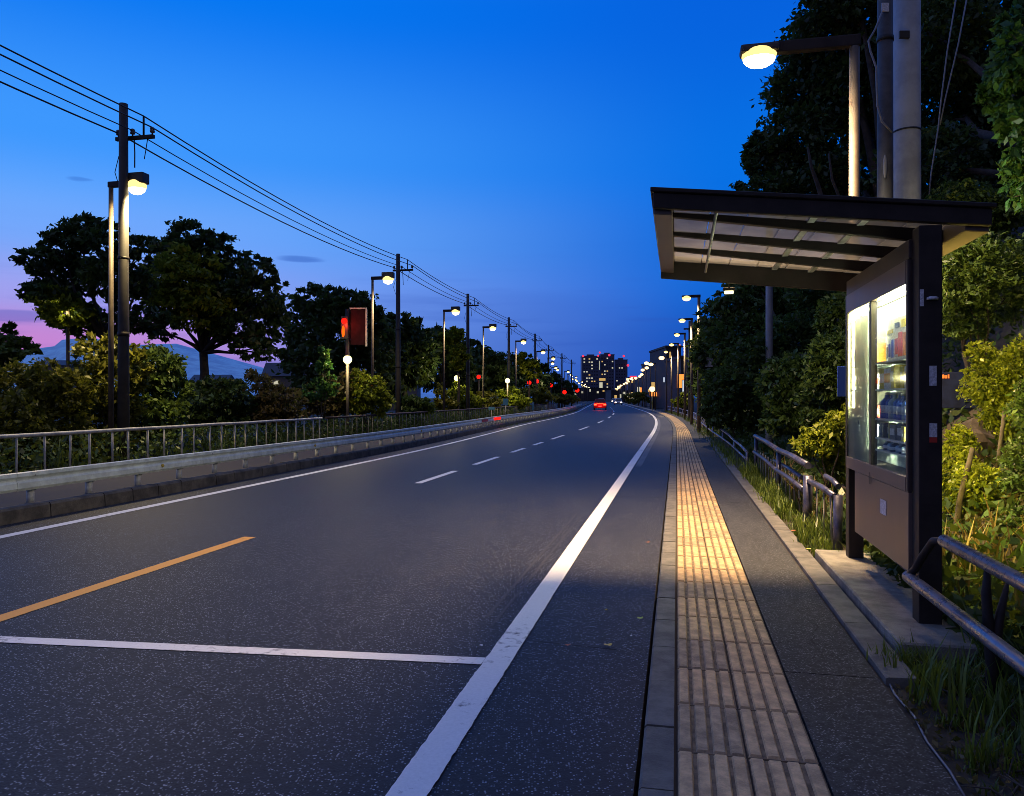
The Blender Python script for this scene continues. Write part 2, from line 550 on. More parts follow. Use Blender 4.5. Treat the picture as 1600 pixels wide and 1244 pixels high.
M['yellow'] = mat('yellow_paint', (0.60, 0.42, 0.05), 0.5)
M['orange_print_glow'] = mat('orange_print_glow', (0.75, 0.18, 0.03), 0.5, emit=(1, 0.2, 0.03), estr=0.25)  # lettering glows faintly by itself, with no lamp behind it
M['car_red'] = mat('car_paint_red', (0.30, 0.02, 0.02), 0.25)
M['car_grey'] = mat('car_paint_silver', (0.35, 0.36, 0.38), 0.25, metal=0.4)
M['car_glass'] = mat('car_window', (0.02, 0.02, 0.03), 0.1)
M['tail'] = emat('tail_light_glow', (1.0, 0.03, 0.01), 12.0)
M['headl'] = emat('headlight_glow', (1.0, 0.85, 0.6), 9.0)
M['lens_w'] = emat('lamp_lens_white', (1.0, 0.82, 0.44), 9.0)
M['lens_o'] = emat('lamp_lens_orange', (1.0, 0.68, 0.30), 3.0)
M['lens_y'] = emat('lantern_yellow', (1.0, 0.90, 0.42), 2.6)
M['rim_glow'] = emat('lamp_fringe_glow', (1.0, 0.72, 0.24), 1.7)
M['red_lens'] = emat('red_signal_glow', (1.0, 0.006, 0.003), 3.5)
M['orange_lens'] = emat('orange_signal_glow', (1.0, 0.09, 0.004), 2.2)
M['beacon'] = emat('beacon_red_glow', (1.0, 0.05, 0.12), 1.1)
M['win_w'] = emat('lit_window_pale', (1.0, 0.95, 0.70), 0.55)
M['win_y'] = emat('lit_window_amber', (1.0, 0.62, 0.2), 0.6)
M['win_g'] = emat('lit_sign_white', (0.75, 0.85, 1.0), 0.9)
M['win_o'] = emat('lit_sign_orange', (1.0, 0.28, 0.05), 1.6)
M['win_dark'] = mat('dark_window', (0.02, 0.025, 0.04), 0.15)
M['tower'] = mat('tower_facade', (0.055, 0.075, 0.15), 0.5, noise=0.2, scale=0.05)
M['shop'] = mat('shop_facade', (0.018, 0.018, 0.024), 0.7, noise=0.25, scale=0.4)
M['shop2'] = mat('shop_facade_pale', (0.035, 0.035, 0.045), 0.7, noise=0.25, scale=0.4)
M['house'] = mat('house_wall', (0.16, 0.14, 0.13), 0.8, noise=0.2, scale=0.6)
M['roof'] = mat('house_roof', (0.05, 0.06, 0.09), 0.6, noise=0.2, scale=1)
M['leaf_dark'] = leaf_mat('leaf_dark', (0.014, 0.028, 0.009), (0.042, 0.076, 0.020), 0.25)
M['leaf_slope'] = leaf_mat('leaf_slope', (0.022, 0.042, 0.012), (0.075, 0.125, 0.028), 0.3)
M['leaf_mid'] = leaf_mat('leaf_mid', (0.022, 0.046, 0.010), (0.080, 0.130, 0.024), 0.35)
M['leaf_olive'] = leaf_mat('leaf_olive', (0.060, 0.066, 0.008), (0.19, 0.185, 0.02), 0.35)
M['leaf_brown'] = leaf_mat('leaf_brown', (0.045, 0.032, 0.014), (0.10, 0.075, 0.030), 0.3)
M['leaf_lit'] = leaf_mat('leaf_lamplit', (0.060, 0.095, 0.008), (0.19, 0.22, 0.015), 0.4, 0.06)  # brighter, yellower leaf copy; lamplight is put into the colour
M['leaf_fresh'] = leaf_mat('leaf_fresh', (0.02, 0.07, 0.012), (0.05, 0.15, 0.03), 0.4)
M['grass'] = leaf_mat('grass_blades', (0.040, 0.070, 0.010), (0.12, 0.17, 0.025), 0.4)
M['dry'] = leaf_mat('dry_stems', (0.05, 0.03, 0.01), (0.15, 0.10, 0.03), 0.2)
M['leaf_yellow'] = mat('fallen_leaf_yellow', (0.62, 0.45, 0.07), 0.6)
M['leaf_red'] = mat('fallen_leaf_red', (0.42, 0.13, 0.05), 0.6)
M['leaf_green'] = mat('fallen_leaf_green', (0.35, 0.45, 0.08), 0.6)
M['leaf_white'] = mat('scrap_white', (0.75, 0.75, 0.75), 0.6)


# ------------------------------------------------------------------ mesh helpers
def box(bm, x0, x1, y0, y1, z0, z1, bev=0.0):
    r = bmesh.ops.create_cube(bm, size=1.0)
    for v in r['verts']:
        v.co = Vector(((x0 + x1) / 2 + v.co.x * (x1 - x0), (y0 + y1) / 2 + v.co.y * (y1 - y0), (z0 + z1) / 2 + v.co.z * (z1 - z0)))
    if bev:
        es = list({e for v in r['verts'] for e in v.link_edges})
        bmesh.ops.bevel(bm, geom=es, offset=bev, segments=2, affect='EDGES', profile=0.6)


def hexa(bm, pts, bev=0.0):
    vs_ = [bm.verts.new(p) for p in pts]
    fs = [(0, 3, 2, 1), (4, 5, 6, 7), (0, 1, 5, 4), (1, 2, 6, 5), (2, 3, 7, 6), (3, 0, 4, 7)]
    for f in fs:
        bm.faces.new([vs_[i] for i in f])
    if bev:
        es = list({e for v in vs_ for e in v.link_edges})
        bmesh.ops.bevel(bm, geom=es, offset=bev, segments=1, affect='EDGES')


def tube(bm, pts, rad, seg=8, cap=True):
    pts = [Vector(p) for p in pts]
    n = len(pts)
    if not isinstance(rad, (list, tuple)):
        rad = [rad] * n
    d0 = (pts[1] - pts[0]).normalized()
    up = Vector((0, 0, 1)) if abs(d0.z) < 0.9 else Vector((1, 0, 0))
    x = d0.cross(up).normalized()
    rings = []
    for i, p in enumerate(pts):
        d = (pts[min(i + 1, n - 1)] - pts[max(i - 1, 0)]).normalized()
        x = (x - d * x.dot(d)).normalized()
        y = d.cross(x)
        rings.append([bm.verts.new(p + (x * math.cos(k * 2 * math.pi / seg) + y * math.sin(k * 2 * math.pi / seg)) * rad[i]) for k in range(seg)])
    for a, b in zip(rings, rings[1:]):
        for k in range(seg):
            f = bm.faces.new((a[k], a[(k + 1) % seg], b[(k + 1) % seg], b[k]))
            f.smooth = True
    if cap:
        bm.faces.new(rings[0][::-1])
        bm.faces.new(rings[-1])


def ellipsoid(bm, c, r, seg=12, rings=8):
    res = bmesh.ops.create_uvsphere(bm, u_segments=seg, v_segments=rings, radius=1.0)
    for v in res['verts']:
        v.co = Vector((c[0] + v.co.x * r[0], c[1] + v.co.y * r[1], c[2] + v.co.z * r[2]))
        for f in v.link_faces:
            f.smooth = True


def lathe(bm, prof, seg=12, c=(0, 0, 0)):
    rings = []
    for r, z in prof:
        rings.append([bm.verts.new((c[0] + r * math.cos(k * 2 * math.pi / seg), c[1] + r * math.sin(k * 2 * math.pi / seg), c[2] + z)) for k in range(seg)])
    for a, b in zip(rings, rings[1:]):
        for k in range(seg):
            f = bm.faces.new((a[k], a[(k + 1) % seg], b[(k + 1) % seg], b[k]))
            f.smooth = True
    bm.faces.new(rings[0][::-1])
    bm.faces.new(rings[-1])


def strip(bm, s_list, tl, tr, z, pos=W):
    """flat ribbon along the road"""
    prev = None
    for s in s_list:
        a, b = bm.verts.new(pos(s, tl, z)), bm.verts.new(pos(s, tr, z))
        if prev:
            bm.faces.new((prev[0], prev[1], b, a))
        prev = (a, b)


def sweep(bm, s_list, prof, pos=W, closed=True):
    prev = None
    for s in s_list:
        ring = [bm.verts.new(pos(s, t, z)) for t, z in prof]
        if prev:
            m_ = len(ring)
            for k in range(m_ if closed else m_ - 1):
                bm.faces.new((prev[k], prev[(k + 1) % m_], ring[(k + 1) % m_], ring[k]))
        elif closed:
            bm.faces.new(ring[::-1])
        prev = ring
    if closed:
        bm.faces.new(prev)


def done(name, bm, m, parent=None, label=None, kind=None, smooth=False):
    bmesh.ops.recalc_face_normals(bm, faces=bm.faces)
    me = bpy.data.meshes.new(name)
    bm.to_mesh(me)
    bm.free()
    if isinstance(m, (list, tuple)):
        for k in m:
            me.materials.append(k)
    else:
        me.materials.append(m)
    if smooth:
        for p in me.polygons:
            p.use_smooth = True
    o = bpy.data.objects.new(name, me)
    COL.objects.link(o)
    if parent:
        o.parent = parent
    if label:
        o['label'] = label
    if kind:
        o['kind'] = kind
    return o


def tag(o, label, cat, group=None):
    o['label'] = label
    o['category'] = cat
    if group:
        o['group'] = group
    return o


def thing(name, label, cat, loc=(0, 0, 0), rz=0.0, group=None):
    o = bpy.data.objects.new(name, None)
    o.empty_display_size = 0.2
    COL.objects.link(o)
    o.location = loc
    o.rotation_euler = (0, 0, rz)
    return tag(o, label, cat, group)


def share(name, me, parent, loc=(0, 0, 0), rz=0.0, scale=(1, 1, 1)):
    o = bpy.data.objects.new(name, me)
    COL.objects.link(o)
    o.parent = parent
    o.location = loc
    o.rotation_euler = (0, 0, rz)
    o.scale = scale
    return o


def dup(o, parent=None):
    c = o.copy()
    COL.objects.link(c)
    c.parent = parent
    for ch in list(o.children):
        dup(ch, c)
    return c


def BM():
    return bmesh.new()


def frange(a, b, st_):
    n = max(1, int(round((b - a) / st_)))
    return [a + (b - a) * i / n for i in range(n + 1)]


# ------------------------------------------------------------------ structure: ground, road, pavements
S_ROAD = frange(-8, 20, 2) + frange(22, 100, 2) + frange(110, 460, 10)

bm = BM()
box(bm, -5000, 5000, -400, 9000, -0.6, -0.14)
done('ground', bm, M['soil'], kind='structure')

bm = BM()
strip(bm, S_ROAD, -8.25, -0.17, 0.0)
done('road', bm, M['asphalt'], kind='structure')

# markings: sheets 4 mm above each other
rm = thing('road_marking_set', 'x', 'x')
bpy.data.objects.remove(rm)


def mark(name, s_list, tl, tr, m, z=0.004):
    b_ = BM()
    lo_, hi_ = s_list[0], s_list[-1]
    near = frange(lo_, min(hi_, 16), 0.035) if lo_ < 16 else []
    far = [q_ for q_ in s_list if q_ > 16]
    prev_ = None
    for q_ in near + far:
        j_ = 0.0026 if q_ <= 16 else 0.0
        e1, e2 = random.gauss(0, j_) * 0.7, random.gauss(0, j_) * 0.7
        a_, c_ = b_.verts.new(W(q_, tl + e1, z)), b_.verts.new(W(q_, tr + e2, z))
        if prev_:
            b_.faces.new((prev_[0], prev_[1], c_, a_))
        prev_ = (a_, c_)
    return done(name, b_, m, kind='structure')


mark('road_edge_line', frange(-6, 100, 2) + frange(110, 300, 10), -7.63, -7.47, M['white'])
mark('road_edge_line', frange(-6, 100, 1.0) + frange(110, 300, 10), -1.135, -0.97, M['white'], 0.008)
mark('worn_edge_line', frange(16, 60, 2), -0.94, -0.80, M['ghost'])
mark('scrape_mark', frange(5.4, 10.5, 0.7), -1.36, -1.335, M['groove'])
mark('scrape_mark', frange(5.2, 10.5, 0.7), -1.27, -1.25, M['groove'])
mark('orange_centre_line', frange(-6, 7.95, 1), -4.84, -4.69, M['orange'])
for a_, b_ in ((13.6, 16.1), (17.7, 20.2), (21.9, 23.9), (25.4, 27.2), (29.2, 32.5), (38.0, 42.5), (49, 54), (61, 66), (74, 80), (90, 97), (108, 116), (128, 136)):
    mark('lane_dash', frange(a_, b_, 1.0), -4.78, -4.64, M['white'])
bm = BM()
pts = [(4.27, -4.66), (4.15, -4.66), (4.435, -1.14), (4.555, -1.14)]
bm.faces.new([bm.verts.new(W(s, t, 0.004)) for s, t in pts])
done('stop_line', bm, M['white'], kind='structure')
# faint seams in the asphalt
bm = BM()
for (s0, t0, s1, t1, w) in ((4.95, -0.93, 4.86, -0.19, 0.012), (12.5, -0.95, 12.5, -0.2, 0.03)):
    bm.faces.new([bm.verts.new(W(*q, 0.003)) for q in ((s0, t0), (s1, t1), (s1 + w, t1), (s0 + w, t0))])
done('asphalt_seam', bm, M['groove'], kind='structure')

# right kerb: stones, each its own piece
kerb = thing('kerb', 'x', 'x')
for k_ in ('label', 'category'):
    del kerb[k_]
kerb['kind'] = 'structure'
S_NEAR_K = 40
s = 0.12
while s < S_NEAR_K:
    L = 0.6
    bm = BM()
    g = 0.006
    zt = SW + random.uniform(-0.003, 0.003)
    sweep(bm, frange(s + g, s + L - g, 0.6), [(-0.155, -0.05), (-0.150, zt - 0.012), (-0.138, zt), (-0.012, zt), (-0.012, -0.05)])
    done('kerb_stone', bm, M['kerb'], kerb)
    s += L
bm = BM()
sweep(bm, frange(s, 100, 2) + frange(110, 400, 10), [(-0.155, -0.05), (-0.150, SW - 0.01), (-0.012, SW), (-0.012, -0.05)])
done('kerb_stone_run', bm, M['kerb'], kerb, kind='stuff')

# pavement sheets
bm = BM()
strip(bm, frange(-6, 100, 2) + frange(110, 400, 10), -0.012, 0.0, SW - 0.03)
strip(bm, frange(-6, 100, 2) + frange(110, 400, 10), 0.0, 0.6, SW - 0.022)
done('tile_bed', bm, M['grout'], kind='structure')
pav = BM()
for a_, b_ in ((-6, 3.04), (3.05, 4.60), (4.61, 11.9), (11.91, 27.9), (27.91, 100)):
    sweep(pav, frange(a_, b_, 1.5), [(0.604, -0.05), (0.604, SW + 0.001), (1.10, SW + 0.001), (1.10, -0.05)])
sweep(pav, frange(100, 400, 10), [(0.604, -0.05), (0.604, SW), (1.10, SW), (1.10, -0.05)])
done('pavement', pav, M['walk'], kind='structure')
# concrete edging strip
eds = thing('edging', 'x', 'x')
for k_ in ('label', 'category'):
    del eds[k_]
eds['kind'] = 'structure'
for a_, b_ in ((4.55, 5.6), (5.61, 6.7), (6.71, 7.8), (7.81, 9.4), (9.41, 11.4), (11.41, 14.4), (14.41, 18), (18.01, 24), (24.01, 34), (34.01, 60)):
    bm = BM()
    sweep(bm, frange(a_, b_, 1), [(1.118, -0.05), (1.122, SW + 0.022), (1.135, SW + 0.028), (1.285, SW + 0.032), (1.285, -0.05)])
    done('edging_stone', bm, M['kerb'], eds)
# shelter step
bm = BM()
hexa(bm, [W(5.02, 1.315, -0.1), W(5.02, 2.05, -0.1), W(7.95, 2.05, -0.1), W(7.95, 1.315, -0.1),
          W(5.02, 1.315, SW + 0.085), W(5.02, 2.05, SW + 0.085), W(7.95, 2.05, SW + 0.085), W(7.95, 1.315, SW + 0.085)], 0.012)
done('step', bm, M['slab'], kind='structure')

# tactile strip: tiles with raised bars, two abreast
tac = thing('tactile_strip', 'x', 'x')
for k_ in ('label', 'category'):
    del tac[k_]
tac['kind'] = 'structure'
TP = 0.535


def tile_mesh(seed, m):
    rr = random.Random(seed)
    b_ = BM()
    w, l = 0.296, TP - 0.010
    box(b_, 0.003, w, 0, l, -0.03, -0.009, 0.002)
    nb = 4
    for i in range(nb):
        xc = 0.037 + i * 0.0748
        hw = 0.0295 + rr.uniform(-0.002, 0.002)
        dz = rr.uniform(-0.0015, 0.001)
        x0, x1 = xc - hw, xc + hw
        y0, y1 = 0.006, l - 0.006
        c = 0.007
        hexa(b_, [(x0, y0, -0.010), (x1, y0, -0.010), (x1, y1, -0.010), (x0, y1, -0.010),
                  (x0 + c, y0 + c, dz + 0.002), (x1 - c, y0 + c, dz + 0.002), (x1 - c, y1 - c, dz + 0.002), (x0 + c, y1 - c, dz + 0.002)])
    bmesh.ops.recalc_face_normals(b_, faces=b_.faces)
    me_ = bpy.data.meshes.new('tile')
    b_.to_mesh(me_)
    b_.free()
    me_.materials.append(m)
    me_.materials.append(M['groove_dirt'])
    for p_ in me_.polygons:
        if max(me_.vertices[i_].co.z for i_ in p_.vertices) < -0.007:
            p_.material_index = 1
    return me_


TM = [tile_mesh(i, M['tactile'] if i % 4 else M['tactile_old']) for i in range(9)]
s = 2.955 - 3 * TP
row = 0
while s < 42:
    for c_ in range(2):
        o = share('tile', TM[random.randrange(9)], tac, W(s, 0.001 + c_ * 0.3, SW + 0.001), head(s))
        o.rotation_euler = (random.uniform(-0.004, 0.004), random.uniform(-0.004, 0.004), head(s) + random.uniform(-0.002, 0.002))
    s += TP
bm = BM()
for k in range(8):
    t0 = 0.008 + k * 0.0748
    strip(bm, frange(s, 100, 2), t0, t0 + 0.06, SW)
strip(bm, frange(100, 300, 10), 0.0, 0.6, SW)
done('tile_run', bm, M['tactile'], tac, kind='stuff')

# left kerb and path
lk = thing('kerb', 'x', 'x')
for k_ in ('label', 'category'):
    del lk[k_]
lk['kind'] = 'structure'
s = 4.0
while s < 60:
    L = random.choice((0.6, 0.6, 1.0))
    bm = BM()
    dz = random.uniform(-0.006, 0.006)
    sweep(bm, [s + 0.008, s + L - 0.008], [(-8.22, -0.1), (-8.235, 0.16 + dz), (-8.26, 0.19 + dz), (-8.40, 0.195 + dz), (-8.40, -0.1)])
    done('kerb_stone', bm, M['kerb_dirty'], lk)
    s += L
bm = BM()
sweep(bm, frange(s, 100, 2) + frange(110, 300, 10), [(-8.22, -0.1), (-8.24, 0.18), (-8.40, 0.195), (-8.40, -0.1)])
done('kerb_stone_run', bm, M['kerb_dirty'], lk, kind='stuff')
bm = BM()
sweep(bm, frange(2, 100, 2) + frange(110, 300, 10), [(-8.41, -0.1), (-8.41, 0.18), (-11.3, 0.17), (-11.3, -0.1)])
done('path', bm, M['path'], kind='structure')
bm = BM()
sweep(bm, frange(0, 100, 4) + frange(110, 300, 20), [(-11.32, -0.1), (-11.32, 0.16), (-16, 0.05), (-30, -0.05), (-30, -0.12)])
done('verge', bm, M['soil'], kind='structure')


# hillside on the right
def hill_z(t, s):
    pr = [(1.10, 0.015), (1.30, 0.0), (1.9, 0.02), (2.35, 0.14), (3.0, 0.6), (5.0, 2.6), (8.0, 5.6), (14.0, 9.5), (30.0, 13.0)]
    for (a, za), (b, zb) in zip(pr, pr[1:]):
        if t <= b:
            z = za + (zb - za) * max(0, (t - a)) / (b - a)
            break
    else:
        z = 13
    k = 1 - sstep(38, 75, s)
    n = 0.16 * math.sin(s * 1.7 + t * 2.1) + 0.12 * math.sin(s * 3.9 - t * 1.3)
    return 0.0 + z * max(0.05, k) + n * min(1, max(0, (t - 2) / 2)) * k


bm = BM()
ts = [1.105, 1.3, 1.6, 1.9, 2.15, 2.4, 2.7, 3.0, 3.4, 3.9, 4.5, 5.2, 6, 7, 8, 10, 13, 18, 30]
prev = None
for s in frange(-5, 30, 0.6) + frange(31, 90, 2):
    ringv = [bm.verts.new(W(s, t, hill_z(t, s))) for t in ts]
    if prev:
        for k in range(len(ts) - 1):
            f = bm.faces.new((prev[k], prev[k + 1], ringv[k + 1], ringv[k]))
            f.smooth = True
    prev = ringv
done('hillside', bm, M['dirt'], kind='structure')

# mountain far on the left
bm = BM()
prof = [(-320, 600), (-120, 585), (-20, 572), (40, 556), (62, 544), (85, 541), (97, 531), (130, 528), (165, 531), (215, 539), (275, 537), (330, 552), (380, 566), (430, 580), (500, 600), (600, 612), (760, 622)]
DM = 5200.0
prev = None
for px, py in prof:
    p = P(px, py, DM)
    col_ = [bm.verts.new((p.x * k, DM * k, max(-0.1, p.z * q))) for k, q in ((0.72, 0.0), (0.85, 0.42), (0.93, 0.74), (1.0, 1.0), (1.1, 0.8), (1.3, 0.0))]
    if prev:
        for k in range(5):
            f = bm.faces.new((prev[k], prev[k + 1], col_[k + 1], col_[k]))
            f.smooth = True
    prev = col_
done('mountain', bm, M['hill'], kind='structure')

# ------------------------------------------------------------------ towers and street buildings in the distance
win_me = {}


def win_mesh(key):
    if key not in win_me:
        b_ = BM()
        box(b_, -0.5, 0.5, -0.02, 0.02, -0.5, 0.5)
        me_ = bpy.data.meshes.new('window')
        b_.to_mesh(me_)
        b_.free()
        me_.materials.append(M[key])
        win_me[key] = me_
    return win_me[key]


def block(name, label, cat, px0, px1, pyt, D, m, wins=(), depth=None, roofbox=False, group=None):
    x0, x1 = (px0 - 800) / F * D, (px1 - 800) / F * D
    h = CAMZ + (622 - pyt) / F * D
    w = x1 - x0
    t = thing(name, label, cat, ((x0 + x1) / 2, D, 0), 0, group)
    dp = depth or w * 0.9
    b_ = BM()
    box(b_, -w / 2, w / 2, 0, dp, -0.1, h)
    done('wall', b_, m, t)
    b_ = BM()
    box(b_, -w / 2 - 0.15, w / 2 + 0.15, -0.15, dp + 0.15, h + 0.002, h + max(0.3, h * 0.02))
    done('roof', b_, m, t)
    if roofbox:
        b_ = BM()
        box(b_, -w * 0.2, w * 0.2, dp * 0.3, dp * 0.7, h + h * 0.021, h + h * 0.06)
        done('roof_plant_room', b_, m, t)
    for (px, py, wpx, hpx, key) in wins:
        share('window', win_mesh(key), t, ((px - 800) / F * D - (x0 + x1) / 2, -0.05, CAMZ + (622 - py) / F * D), 0, (wpx / F * D, 1, hpx / F * D))
    return t


def beacon(par, px, py, D, r=0.9):
    p = P(px, py, D)
    b_ = BM()
    ellipsoid(b_, (p.x - par.location.x, p.y - par.location.y - 0.5, p.z), (r, r, r), 8, 6)
    done('beacon_light', b_, M['beacon'], par)


DT = 620
rw = random.Random(3)
w1 = []
for py in range(561, 612, 5):
    for px in range(913, 936, 4):
        u = rw.random()
        w1.append((px, py, 2.4, 2.0, 'win_w' if u < 0.33 else ('win_y' if u < 0.4 else 'win_dark')))
w1 += [(936.5, 571, 1.0, 14, 'win_w'), (941, 593, 10, 4, 'win_y'), (939, 602, 5, 9, 'win_w')]
b1 = block('tower_building', 'broad dark high-rise with rows of pale lit windows at the road end', 'tower', 909.5, 938, 557.5, DT, M['tower'], w1, roofbox=True)
beacon(b1, 911, 556.5, DT)
beacon(b1, 934.5, 556, DT, 0.8)
w2 = []
for py in range(560, 612, 5):
    for px in range(941, 959, 4):
        u = rw.random()
        w2.append((px, py, 2.2, 2.0, 'win_w' if u < 0.14 else ('win_y' if u < 0.24 else 'win_dark')))
b2 = block('tower_building', 'tallest dark high-rise with few lit windows and red roof beacons', 'tower', 938.4, 960, 555.0, DT + 8, M['tower'], w2, roofbox=True)
beacon(b2, 952, 555, DT + 8, 1.0)
beacon(b2, 937, 551, DT + 8, 0.8)
w3 = [(px, py, 2.0, 2.0, 'win_w' if rw.random() < 0.10 else 'win_dark') for py in range(570, 612, 5) for px in range(964, 979, 4)]
b3 = block('tower_building', 'slimmer round-topped dark tower with no lit windows near the top', 'tower', 961, 980.5, 563, DT + 30, M['tower'], w3, roofbox=True)
beacon(b3, 974.5, 556.5, DT + 30, 1.0)
beacon(b3, 981, 571, DT + 28, 1.1)
b4 = block('low_building', 'low dark building with a red lit roof sign right of the towers', 'building', 981, 1012, 590, 480, M['tower'], [(988, 597, 3, 3, 'win_y'), (1000, 600, 2.5, 3, 'win_w')])
b_ = BM()
box(b_, -5.0, -0.8, -0.4, 0, 13.0, 15.4)
done('roof_sign', b_, M['beacon'], b4)
b5 = block('low_building', 'low purple-dark building in front of the towers', 'building', 902, 955, 607, 420, M['shop'], [(910, 613, 3, 3, 'win_w'), (922, 610, 2, 4, 'win_w'), (934, 613, 3, 3, 'win_w'), (943, 611, 3, 2, 'win_y')])
b6 = block('shop_building', 'narrow dark block with a pale lit upright strip behind the lamp row', 'building', 1041, 1064, 543, 118, M['shop'],
           [(1047, 563, 2.4, 30, 'win_y'), (1054, 571, 7, 3.5, 'win_g'), (1061, 540, 4, 3, 'win_o'), (1051, 592, 6, 3, 'win_o'), (1056, 591, 3, 4, 'win_w')], depth=14)
b7 = block('shop_building', 'grey-blue three storey block with cool lit windows', 'building', 1024, 1041, 566, 150, M['shop2'],
           [(1030, 590, 3, 8, 'win_g'), (1035, 592, 2, 10, 'win_g'), (1028, 605, 3, 4, 'win_w'), (1036, 578, 3, 3, 'win_g')], depth=16)
b8 = block('shop_building', 'small dark shop with amber window near the road bend', 'building', 1006, 1024, 590, 210, M['shop'],
           [(1011, 601, 2.5, 3, 'win_y'), (1018, 605, 3, 4, 'win_w'), (1014, 613, 3, 3, 'win_y')], depth=16)
b9 = block('shop_building', 'dark block with a lit white box sign beside the pavement', 'building', 1064, 1084, 560, 84, M['shop'],
           [(1071, 575, 2.5, 14, 'win_g'), (1079, 610, 5, 12, 'win_g'), (1069, 600, 4, 4, 'win_y')], depth=9)
b10 = block('low_building', 'long low building with warm lit shopfront at the road end', 'building', 955, 1004, 611, 330, M['shop'],
            [(962, 620, 4, 5, 'win_y'), (970, 619, 3, 6, 'win_w'), (979, 620, 4, 4, 'win_y'), (990, 619, 5, 4, 'win_w')], depth=20)


def house(px0, px1, py_eave, py_ridge, D, label, wins):
    x0, x1 = (px0 - 800) / F * D, (px1 - 800) / F * D
    w = x1 - x0
    h = CAMZ + (622 - py_eave) / F * D
    hr = CAMZ + (622 - py_ridge) / F * D
    t = thing('house', label, 'house', ((x0 + x1) / 2, D, 0))
    b_ = BM()
    box(b_, -w / 2, w / 2, 0, w * 0.8, -0.1, h)
    done('wall', b_, M['house'], t)
    b_ = BM()
    e = 0.35
    y0, y1 = -e, w * 0.8 + e
    ym = (y0 + y1) / 2
    vs_ = [b_.verts.new(q) for q in ((-w / 2 - e, y0, h + 0.003), (w / 2 + e, y0, h + 0.003), (w / 2 + e, y1, h + 0.003), (-w / 2 - e, y1, h + 0.003), (-w / 2 - e, ym, hr), (w / 2 + e, ym, hr))]
    for f in ((0, 1, 5, 4), (2, 3, 4, 5), (0, 4, 3), (1, 2, 5), (0, 3, 2, 1)):
        b_.faces.new([vs_[i] for i in f])
    done('roof', b_, M['roof'], t)
    for (px, py, wpx, hpx, key) in wins:
        o = share('window', win_mesh(key), t, ((px - 800) / F * D - (x0 + x1) / 2, -0.05, CAMZ + (622 - py) / F * D), 0, (wpx / F * D, 1, hpx / F * D))


house(300, 350, 597, 585, 85, 'house behind the forked tree with a warm lit window', [(309, 600, 6, 4, 'win_w'), (323, 601, 7, 5, 'win_y'), (338, 603, 6, 3, 'win_o')])
house(415, 460, 588, 566, 75, 'house with a pale gable glimpsed between dark trees', [(432, 598, 8, 6, 'win_w')])
house(60, 110, 571, 562, 130, 'far house with a white window beneath the mountain', [(70, 571.5, 7, 2.5, 'win_g'), (92, 573, 5, 3, 'win_y')])
house(596, 652, 575, 565, 110, 'distant house with two orange windows beyond the trees', [(606, 580, 4.5, 3.5, 'win_y'), (637, 580, 4.5, 3.5, 'win_y'), (614, 568, 2.5, 2, 'win_o')])

SIGN_SPOTS = [(72, 2.3, 2.6, 'win_g', 'white lit box sign by the right pavement, nearest of the shop signs'), (84, 2.6, 3.4, 'win_o', 'orange lit sign by the right pavement past the white one'), (98, 2.2, 1.6, 'win_y', 'low amber lit sign at the right kerb'),
              (112, 3.2, 4.2, 'win_g', 'tall white lit sign on the right before the bend'), (128, 2.4, 2.2, 'win_o', 'orange lit sign on the right at the bend'), (146, 2.8, 3.0, 'win_y', 'amber lit sign on the right past the bend'),
              (165, 3.0, 2.0, 'win_o', 'small far orange sign on the right'), (190, 2.6, 3.5, 'win_w', 'small far pale sign on the right'), (215, 3.0, 2.5, 'beacon', 'small far pink sign on the right'), (245, 3.0, 3.0, 'win_y', 'small far amber sign on the right'),
              (120, -14.0, 2.4, 'win_w', 'pale lit sign on the left near the guardrail end'), (150, -14.5, 3.2, 'win_g', 'cool white lit sign on the left far down'), (185, -14.0, 2.0, 'win_y', 'amber lit sign on the left far down'), (230, -14.0, 3.0, 'win_w', 'tiny pale lit sign on the left far down')]
for k_ in range(16):
    SIGN_SPOTS.append((110 + 14 * k_ + random.uniform(-4, 4), 1.9 + random.uniform(0, 2.5), random.choice((1.2, 1.8, 2.6, 3.6)), random.choice(('win_y', 'win_y', 'win_w', 'lens_o', 'win_o')), 'tiny far lit sign in the warm clutter along the right side'))
for s, t_, z_, key, lab in SIGN_SPOTS:
    t = thing('lit_sign', lab, 'sign', W(s, t_, 0), head(s), 'far lit signs')
    b_ = BM()
    tube(b_, [(0, 0.1, -0.2), (0, 0.1, z_)], 0.07, 6)
    done('pole', b_, M['dark'], t)
    b_ = BM()
    w_ = random.uniform(0.35, 0.8)
    h_ = random.uniform(0.3, 0.9)
    box(b_, -w_, w_, 0.0, 0.2, z_ - h_, z_ + h_)
    done('sign_case', b_, M['shop'], t)
    b_ = BM()
    box(b_, -w_ * 0.92, w_ * 0.92, -0.03, -0.004, z_ - h_ * 0.9, z_ + h_ * 0.9)
    done('sign_face', b_, M[key], t)

# ------------------------------------------------------------------ street lamps
LAMP_W = []


def lamp_light(par, loc, power, col, r=0.10, spread=150):
    ld = bpy.data.lights.new('lamp_light', 'SPOT')
    ld.energy = power
    ld.color = col
    ld.spot_size = math.radians(spread)
    ld.spot_blend = 1.0
    ld.shadow_soft_size = r
    lo = bpy.data.objects.new('lamp_light', ld)
    COL.objects.link(lo)
    lo.parent = par
    lo.location = loc
    return lo


